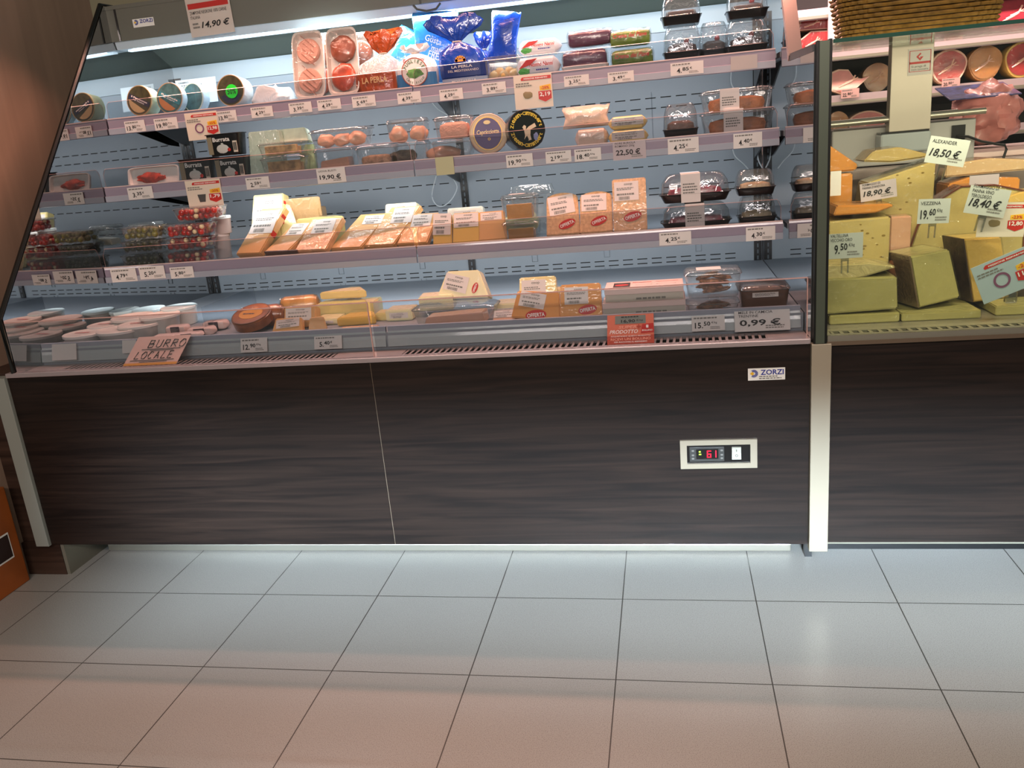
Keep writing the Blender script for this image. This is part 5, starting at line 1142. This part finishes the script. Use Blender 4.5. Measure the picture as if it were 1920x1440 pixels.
# ------------------------------------------------------------------ cheeses on the serve-over counter
SEMI = cheese('counter_green_yellow', '#b9b070', var=.06); EMM = cheese('emmental', '#ccb674', var=.06); ORC = cheese('counter_orange', '#de9440', var=.08); BUT = cheese('counter_butter', '#e6bf68', var=.05)
DRK = mat('dark_cheese_rind', '#3c2b22', .5, coat=.6, bump=.5, var=.4, vscale=40); REDR = mat('red_brown_rind', '#6e3526', .4, coat=.9, bump=.6, var=.4)
def cut(b, y, d, lab, mt, zb=None, yaw=0., rindmt=None, rindside=None, holes=0, film=True, k=1., tilt=0., topmt=None, poly=None, name='cut_cheese', fd=None):
    """wedge cut from a wheel: front face outline in fractions of its box"""
    x, z, w, h = fit(b, y, (d if fd is None else fd) if tilt == 0 else 0, zb, tilt); r = thing(name, lab, 'cheese', T(x, y+w*.5*abs(math.sin(yaw)), z+d*math.sin(max(0, tilt))) @ Rz(yaw) @ Rx(-tilt)); hw = w/2
    pts = poly or [(0, 0), (1, 0), (.5+.5*k, 1), (.5-.5*k, 1)]
    P_ = [(-hw+a*w, c*h) for a, c in pts]
    obj('cheese_body', prism(nb(), P_, 0, d, bev=min(.005, h*.1)), mt, r, True)
    if rindside == 'left':
        q = nb(); a, c = P_[0], P_[-1]; prism(q, [(a[0]-.004, a[1]), (a[0]+.001, a[1]), (c[0]+.001, c[1]), (c[0]-.004, c[1])], .0, d+.002); obj('rind', q, rindmt, r)
    if rindside == 'ring':
        n_ = len(P_); q = nb()
        for i in range(n_):
            a, c = Vector((P_[i][0], 0, P_[i][1])), Vector((P_[(i+1) % n_][0], 0, P_[(i+1) % n_][1])); e = (c-a); 
            if e.length < 1e-4 or i == 0: continue
            nrm = Vector((e.z, 0, -e.x)).normalized(); prism(q, [((a-nrm*.001).x, (a-nrm*.001).z), ((c-nrm*.001).x, (c-nrm*.001).z), ((c+nrm*.004).x, (c+nrm*.004).z), ((a+nrm*.004).x, (a+nrm*.004).z)], -.0005, d)
        obj('rind', q, rindmt, r)
    if topmt: obj('top_wrap', box(nb(), -hw*k*.96, hw*k*.2, .004, d*.9, h-.002, h+.003), topmt, r)
    if holes:
        q = nb(); rnd = random.Random(len(lab))
        for i in range(holes):
            a, c = rnd.uniform(-.4, .42)*w, rnd.uniform(.2, .9)*h; q0 = rnd.uniform(.003, .007); disc(q, a, c, q0, -.0003, 10, rz=q0*.55, th=.0004)
        obj('cheese_holes', q, mat('hole_shade', '#8f7432', .6), r)['kind'] = 'stuff'
    if film:
        q = nb(); prism(q, [(-hw*1.01+a*w*1.01, -.0+c*h*1.01) for a, c in pts], -.002, d+.002); obj('cling_film', q, M_FILM, r)
    return r
K0 = .867
cut((1555, 589, 1686, 616), 2.93, .22, 'low green yellow cheese slab at the bottom next to the metal post', SEMI, K0, fd=0)
zc = P(1620, 600, 2.94).z
cut((1549, 500, 1684, 601), 2.94, .20, 'thick green yellow cheese block lying on a slab next to the metal post', SEMI, K0+.035, poly=[(0, 0), (1, .06), (.97, .96), (0, 1)])
q = cut((1549, 478, 1681, 524), 2.95, .17, 'wrapped wedge with printed red rind lying on the thick block', mat('filmed_wedge', '#cfc088', .35, coat=1, bump=1., bscale=18), P(1615, 524, 2.95).z, poly=[(0, 0), (.48, .08), (1, .62), (.95, .74), (.62, 1), (0, 1)])
cut((1690, 585, 1838, 616), 2.93, .22, 'low green yellow cheese slab beneath the tall leaning wedge', SEMI, K0, fd=0)
cut((1682, 461, 1818, 602), 2.95, .15, 'tall leaning green yellow wedge with grey brown rind on its side', SEMI, K0+.035, poly=[(.34, 0), (1, .10), (.78, 1), (.16, .95)], rindmt=mat('grey_brown_rind', '#6f5a45', .4, coat=.9, bump=.7, var=.35), rindside='left', yaw=.30)
cut((1783, 437, 1900, 577), 3.02, .12, 'tall yellow wedge with dark lettered rind standing beside the leaning wedge', BUT, K0+.03, poly=[(.42, 0), (1.1, 0), (.85, .98), (.18, 1)], rindmt=DRK, rindside='left', yaw=.25)
cut((1866, 572, 1960, 612), 2.95, .2, 'low pale green slab under the blue promotion card stand', SEMI, K0, fd=0)
cut((1553, 400, 1668, 485), 3.06, .16, 'tall holey yellow cheese block behind the 9,50 price card', EMM, K0+.16, holes=22, poly=[(0, 0), (1, .02), (1, 1), (0, .98)])
cut((1560, 371, 1676, 402), 3.07, .15, 'orange cheese block with sloping side on top of the holey block', ORC, P(1615, 401, 3.07).z, poly=[(.02, 0), (.72, .0), (1, .45), (.95, .7), (.08, .85)])
cut((1549, 322, 1598, 402), 3.24, .12, 'yellow orange block behind the post with a white card', ORC, 1.04, poly=[(0, 0), (1, 0), (1, 1), (0, 1)])
cut((1549, 268, 1610, 322), 3.25, .12, 'bright orange wedge lying over the yellow orange block near the post', ORC, P(1580, 322, 3.25).z, poly=[(0, 0), (.9, .0), (1, .2), (.1, 1), (0, 1)])
cut((1612, 298, 1752, 402), 3.20, .15, 'broad holey yellow wedge with lilac price card 18,90', EMM, 1.045, holes=18, poly=[(.0, .22), (.5, .0), (.98, .05), (1, .98), (.1, .80)])
cut((1618, 272, 1755, 305), 3.22, .16, 'flat yellow cheese with grey green top and plastic wrap behind the column', mat('olive_top_cheese', '#b9a062', .4, coat=1, bump=.6), P(1680, 304, 3.22).z, poly=[(0, .2), (.4, 0), (1, .2), (.5, 1), (.15, .9)])
cut((1668, 398, 1708, 480), 3.14, .12, 'pink brown block seen between the holey block and the wheel', C_PINK, 1.0)
r = cut((1664, 474, 1710, 512), 3.06, .08, 'small brown round cheese peeking out behind the leaning wedge', C_SMOKE, .99, poly=[(.5+.5*math.cos(a), .5+.5*math.sin(a)) for a in [i*PI/8 for i in range(16)]])
cut((1697, 342, 1900, 500), 3.19, .09, 'large half wheel with red brown rind behind price card 19,60', mat('wheel_face', '#c9b675', .4, coat=.9, bump=.5, var=.1), K0+.14, poly=[(.12, .0), (1.1, 0), (1.1, .85), (.8, .96), (.5, .97), (.28, .80), (.12, .52), (.06, .25)], rindmt=REDR, rindside='ring')
cut((1778, 324, 1912, 362), 3.28, .14, 'orange yellow slab with a lilac label behind the half wheel', ORC, 1.2, poly=[(0, 0), (1, 0), (1, .85), (.3, 1), (0, .8)])
cut((1772, 292, 1935, 328), 3.30, .14, 'pale round slab with pinkish rind on the orange slab', mat('pale_slab', '#d9b68a', .4, coat=1, bump=.4), P(1850, 327, 3.3).z, poly=[(0, 0), (1, .1), (1, .7), (.5, 1), (0, .8)])
cut((1890, 352, 1960, 383), 3.16, .12, 'light orange cheese lump at the picture edge above the 12,80 card', BUT, P(1900, 383, 3.16).z, poly=[(0, .1), (1, 0), (1, 1), (.3, .95), (0, .7)])
cut((1868, 383, 1960, 470), 3.24, .12, 'yellow cheese block behind the 12,80 promotion card', BUT, 1.04)
cut((1868, 476, 1960, 575), 3.08, .12, 'dark rinded cheese behind the tilted 11,50 promotion card', DRK, K0, poly=[(0, 0), (1, 0), (1, 1), (.2, .95)])
# cards held on clear clips among the cheeses
CLIPM = see('clear_clip', '#eef0ee', .3, .06)
def ctag(u, v, wp, hp, y, price, lab, header=None, roll=0., mt=None, **k):
    t = tag(u, v, wp, hp, y, price, lab, header=header, roll=roll, mt=mt or M_CARD2, name='counter_price_card', cat='price card', italic=' ' in price, **k)
    h = (P(u, v-hp/2, y).z-P(u, v+hp/2, y).z); w = h*.30
    q = nb(); box(q, -w/2, w/2, .0015, .005, -h*.62, -h*.2); box(q, -w/2, -w*.3, .0015, .005, -h*1.1, -h*.6); box(q, w*.3, w/2, .0015, .005, -h*1.1, -h*.6)
    obj('card_clip', q, CLIPM, t); return t
ctag(1585, 461, 66, 47, 2.90, '9,50', 'grey green price card 9,50 beside the post', 'VALTELLINA\nVECCHIO ORO', unit='€/kg')
ctag(1751, 396, 60, 46, 2.94, '19,60', 'grey green price card 19,60 before the half wheel', 'VEZZENA', unit='€/kg', roll=.04)
ctag(1647, 357, 68, 34, 3.12, '18,90 €', 'lilac price card 18,90 € on the broad holey wedge', 'FORMAGGIO DI\nPANNA D\'ANDORA', mt=MATS['lilac_card'], roll=-.10)
ctag(1776, 284, 76, 50, 3.05, '18,50 €', 'grey price card 18,50 € standing highest on the cheese counter', 'ALEXANDER', roll=.22)
ctag(1851, 378, 78, 52, 2.96, '18,40 €', 'grey green price card 18,40 € in front of the lilac label', 'FORMAGGIO DI\nPANNA VINO\nTEROLDEGO', roll=.22)
tag(1845, 344, 55, 32, 3.22, '', 'lilac card printed with two lines behind the 18,40 card', blank=True, mt=MATS['lilac_card'], name='blank_card', cat='blank card')
tag(1567, 344, 20, 46, 3.18, '', 'white card with kg print on the yellow orange block', blank=True, name='blank_card', cat='blank card')
promo((1832, 380, 1925, 444), 2.98, '12,80', '-23%', 'promotion card 12,80 behind the 18,40 price card', 'x', roll=.06)
promo((1828, 478, 1948, 552), 2.88, '11,50', '-24%', 'blue grey promotion card 11,50 tilted steeply on a clear stand', 'round', roll=-.38, mt=mat('blue_grey_card', '#a9bdc4', .5))
t = thing('clear_card_stand', 'clear plastic stand below the tilted 11,50 promotion card', 'card stand', T(P(1895, 585, 2.90).x, 2.90, K0+.05))
obj('stand_body', bx(-.018, .018, 0, .02, 0, .085, bev=.004), CLIPM, t)

# ------------------------------------------------------------------ the weighing scale
sx, sy = P(1700, 270, 3.62).x, 3.62; sz = 1.336
sca = thing('weighing_scale', 'counter weighing scale with tall steel display column and grey body', 'scale', T(sx, sy, sz))
def sp(n, b, mt, par=None, **k): bmesh.ops.transform(b, matrix=T(-sx, -sy, -sz), verts=b.verts); return obj(n, b, mt, par or sca, **k)
xa, xb = P(1560, 270, 3.66).x, P(1828, 270, 3.66).x
SCG = mat('scale_grey', '#a3a19e', .35, coat=.3)
sp('scale_body', bx(xa, xb, 3.66, 3.95, sz+.004, P(1700, 232, 3.66).z, bev=.006), SCG)
z1, z2 = P(1700, 285, 3.6).z, P(1700, 248, 3.6).z
sp('column_base', bx(P(1650, 270, 3.58).x, P(1745, 270, 3.58).x, 3.575, 3.66, z1, z2, bev=.008), mat('base_grey', '#9aa1a2', .35, coat=.4))
sp('column_foot', bx(P(1652, 250, 3.58).x, P(1742, 250, 3.58).x, 3.58, 3.65, z2, z2+.006), M_BLACK)
zc1 = 1.79
cl_ = sp('display_column', bx(P(1668, 160, 3.6).x, P(1746, 160, 3.6).x, 3.585, 3.635, z2+.006, zc1, bev=.002), mat('column_steel', '#b0a79a', .4, .5))
a = P(1725, 113, 3.584); w_ = .085
b0 = sp('column_notice', bx(a.x-w_/2, a.x+w_/2, 3.5835, 3.585, a.z-.052, a.z+.042), M_CARD, cl_)
q = nb()
for p_ in ((a.x-w_*.45, a.x+w_*.45, a.z-.012, a.z-.004), (a.x-w_*.45, a.x-w_*.42, a.z-.04, a.z+.036), (a.x+w_*.42, a.x+w_*.45, a.z-.04, a.z+.036), (a.x-w_*.45, a.x+w_*.45, a.z+.034, a.z+.036), (a.x-w_*.45, a.x+w_*.45, a.z-.04, a.z-.038)): flat(q, *p_, 3.583)
dm = [(-.016, .016), (0, .032), (.016, .016), (.008, .016), (0, .024), (-.008, .016), (0, .008), (.004, .012), (.004, .016), (.012, .012), (0, 0)]
q.faces.new([q.verts.new((a.x+i, 3.583, a.z+j-.003)) for i, j in ((-.014, .016), (0, .030), (.004, .026), (-.006, .016), (0, .010), (0, .016), (.012, .016), (0, .002))])
sp('notice_print', q, M_RED, b0)
text(b0, 'Si prega di\nnon toccare', 0, 0, .06, .018, 0, M_GINK, 'notice_lettering').location = (a.x-sx, 3.5825-sy, a.z-.026-sz)
rod = nb(); zr = P(1700, 222, 3.6).z
for yy in (3.60, 3.92): tube(rod, [(xa-.02, yy, zr), (xb+.01, yy, zr+.003)], .012, 10)
for xx in (xa+.02, xb-.03): box(rod, xx, xx+.02, 3.60, 3.92, zr-.006, zr+.002)
sp('plate_rails', rod, MATS['brushed_steel'], None, smooth=True)
pb = nb(); box(pb, P(1785, 250, 3.65).x, P(1810, 250, 3.65).x, 3.652, 3.66, P(1800, 262, 3.65).z, P(1800, 234, 3.65).z); sp('socket', pb, M_BLACK)
o = obj('power_cable', tube(nb(), [P(1795, 255, 3.645), P(1815, 256, 3.64), P(1840, 265, 3.63), P(1868, 270, 3.62), P(1884, 272, 3.62), P(1887, 280, 3.62), P(1880, 300, 3.61)], .005, 8), M_BLACK, None, True)
o['label'] = 'black power cable plugged into the scale and curving over the worktop'; o['category'] = 'cable'
a = P(1850, 282, 3.70)
o = obj('cutting_board', bx(-.19, .19, -.05, .2, 0, .022, bev=.006), mat('pale_pink_board', '#d8bcb6', .4)); o.location = (a.x+.05, 3.72, 1.3365); o['label'] = 'pale pink plastic board lying on the worktop beside the scale'; o['category'] = 'cutting board'

# ------------------------------------------------------------------ wicker basket on the glass shelf
x0, x1 = P(1578, 74, 2.98).x, P(1868, 44, 2.98).x; bw = (x1-x0)/2; bxc = (x0+x1)/2
bk = thing('wicker_basket', 'brown woven wicker basket standing on the glass shelf of the counter', 'basket', T(bxc, 3.02, 1.7635))
hB = .20; WK = mat('wicker', '#8f6a2e', .4, coat=.4, var=.3, vscale=40); WK2 = mat('wicker_dark', '#5b4019', .6)
def bsec(t): return (bw*(.97+.15*t), .09*(1+.2*t))
obj('basket_wall', loops(nb(), [[(a, c, z) for a, c in sup(48, bsec(z/hB)[0]*.975, bsec(z/hB)[1]*.95, 5)] for z in (0.002, .1, .195)], True, False), WK2, bk, True)
q = nb(); nv = 64; nr = 15
for k in range(nr):
    zz = .006+(hB-.012)*k/(nr-1); A = []
    ra, rb = bsec(zz/hB)
    for i in range(nv*4+1):
        s_ = sup(nv*4, ra, rb, 5)[i % (nv*4)]; off = .0045*math.sin(i*PI/4+(k % 2)*PI); l = math.hypot(*s_); A.append((s_[0]*(1+off/l), s_[1]*(1+off/l), zz))
    tube(q, A, .0055, 5)
obj('woven_strands', q, WK, bk, True)
q = nb(); ra, rb = bsec(1); A = [(a, c, hB+.004*math.sin(i*1.3)) for i, (a, c) in enumerate(sup(96, ra*1.01, rb*1.03, 5))]; tube(q, A+[A[0]], .009, 7); obj('basket_rim', q, WK, bk, True)

# ------------------------------------------------------------------ refrigerated meat cabinet at the back
mc = thing('meat_wall_cabinet', 'dark wall cabinet with pink lit shelves of ham behind the counter', 'display cabinet', T(1.75, 5.0, 0))
def mp(n, b, mt, par=None): bmesh.ops.transform(b, matrix=T(-1.75, -5.0, 0), verts=b.verts); return obj(n, b, mt, par or mc)
mp('cabinet_back', bx(.5, 3.0, 5.62, 5.66, 0, 2.9), mat('dark_back', '#211c18', .6))
mp('cabinet_side', bx(.46, .50, 4.95, 5.66, 0, 2.9), mat('dark_side', '#2a2623', .5)); mp('cabinet_base', bx(.5, 3.0, 5.0, 5.62, 0, 1.30), MATS['dark_side'])
MR = mat('cabinet_rail', '#b3a1a4', .35, coat=.4)
for zt_ in (1.42, 1.645, 1.875, 2.09):
    s_ = mp('cabinet_shelf', bx(.5, 3.0, 5.01, 5.62, zt_-.03, zt_-.012), M_STEEL); mp('cabinet_rail', bx(.5, 3.0, 4.985, 5.01, zt_-.055, zt_), MR, s_); mp('rail_bead', bx(.5, 3.0, 4.98, 4.986, zt_-.05, zt_-.035), M_ALU, s_)
mp('cabinet_upright', bx(.895, .93, 4.97, 5.0, 1.9, 2.4), M_CARD)
HAMF = mat('ham_face', '#a5302f', .4, coat=.9, var=.35, vscale=14, bump=.2); HAMP = mat('ham_pink', '#cf7f78', .4, coat=.8, var=.25, vscale=10); FAT = mat('ham_fat', '#e0b8a0', .45, coat=.6); SKIN = mat('ham_skin', '#b07636', .4, coat=.8, var=.35, bump=.3)
def ham(b, lab, facemt, y=5.04, d=.22, zb=None, skin=None, yaw=0., outline=None, name='cut_ham'):
    x, z, w, h = fit(b, y, 0, zb); r = thing(name, lab, 'ham', T(x, y, z) @ Rz(yaw)); hw = w/2
    out = outline or [(.5+.5*math.cos(a)*(1+.06*math.sin(3*a)), .5+.5*math.sin(a)) for a in [2*PI*i/28 for i in range(28)]]
    rg = [[(-hw+a*w*1.0*k+(1-k)*hw, yy, max(0, h/2+(c-.5)*h*k)) for a, c in out] for yy, k in ((0, .97), (.01, 1), (d*.6, .95), (d, .6))]
    obj('ham_body', loops(nb(), rg), skin or FAT, r, True)
    obj('cut_face', prism(nb(), [(-hw+(.5+(a-.5)*.88)*w, h/2+(c-.5)*.86*h) for a, c in out], -.001, -.003), facemt, r)
    q = nb()
    for i in range(3): tube(q, [(-w*(.28-.08*i), -.0032, h*(.30+.08*i)), (-w*.06, -.0034, h*(.42+.03*i)), (w*.05, -.0034, h*(.5+.02*i)), (w*(.12+.07*i), -.0032, h*(.70-.09*i))], w*.010*(2.2-.6*i), 5)
    obj('fat_vein', q, FAT, r); return r
zA, zB, zC = 1.646, 1.876, 1.421
ham((1556, 127, 1632, 168), 'pink sliced ham tapering to a point beside the metal post', HAMP, zb=zA, outline=[(0, .2), (.3, .0), (.62, .12), (1, .62), (.8, .55), (.6, .62), (.45, .95), (.2, 1), (0, .9)])
ham((1617, 117, 1672, 160), 'golden skinned joint in clear wrapping beside the scale column', SKIN, y=5.28, zb=zA, skin=SKIN)
ham((1745, 91, 1814, 149), 'large red cut ham face with pale fat rim beside the scale column', HAMF, zb=zA)
ham((1815, 84, 1880, 141), 'golden ham tied in netting and wrapped in clear film', SKIN, zb=zA, skin=SKIN)
ham((1884, 76, 1950, 137), 'stringed ham with deep pink cut at the picture edge', HAMF, zb=zA, skin=mat('yellow_fat', '#d6b25c', .4, coat=.7))
ham((1494, 31, 1556, 57), 'red cured meat slab on the upper shelf, upper of two, before the basket', HAMF, zb=P(1525, 57, 5.04).z, outline=[(0, .1), (1, 0), (1, .9), (.6, 1), (.1, .85)])
ham((1497, 57, 1556, 81), 'red cured meat slab on the upper shelf, lower of two, before the basket', HAMF, zb=zB, outline=[(0, 0), (1, .1), (1, .95), (.4, 1), (.0, .6)])
ham((1860, -10, 1950, 44), 'dark red wrapped joint above the shelf beside the basket', mat('wrapped_red', '#8e2a33', .3, coat=1, var=.3), zb=zB, skin=mat('wrapped_red', '#8e2a33'))
ham((1590, 207, 1662, 240), 'round pink cooked ham half hidden behind the scale rail', HAMP, zb=zC)
ham((1550, 208, 1592, 240), 'orange brown joint low behind the scale rail near the post', SKIN, zb=zC, skin=SKIN)
r = thing('raw_ham_leg', 'large pink raw ham leg lying beyond the scale', 'ham', T(P(1870, 250, 4.2).x+.02, 4.42, 1.336)); w_ = P(1920, 230, 4.3).x-P(1820, 230, 4.3).x
bm = nb(); blob(bm, (0, 0, .15), (w_*.66, .16, .14), .22, 3.5, 4, 5); obj('meat_body', bm, mat('raw_pink', '#dd8d84', .4, coat=.8, var=.2, vscale=9, bump=.5), r, True)
obj('paper_cover', bx(-.2, .10, -.14, .10, .0, .006, T(0, 0, .262) @ Rx(.25), bev=.002), mat('blue_print_paper', '#3e4a86', .4, coat=.6, var=.7, vscale=30), r)
def rtag(u, v, s_, nx): 
    tag(u, v, 34, 17, 4.974, s_, 'pinkish price tag '+s_+' '+nx, mt=mat('pink_tag', '#d6aca6', .5))
rtag(1594, 175, '22,80', 'below the pointed sliced ham'); rtag(1783, 155, '20,50', 'below the large cut ham face')

for o in bpy.data.objects:
    if o.parent is None and 'category' in o and 'kind' not in o: o['kind'] = 'thing'
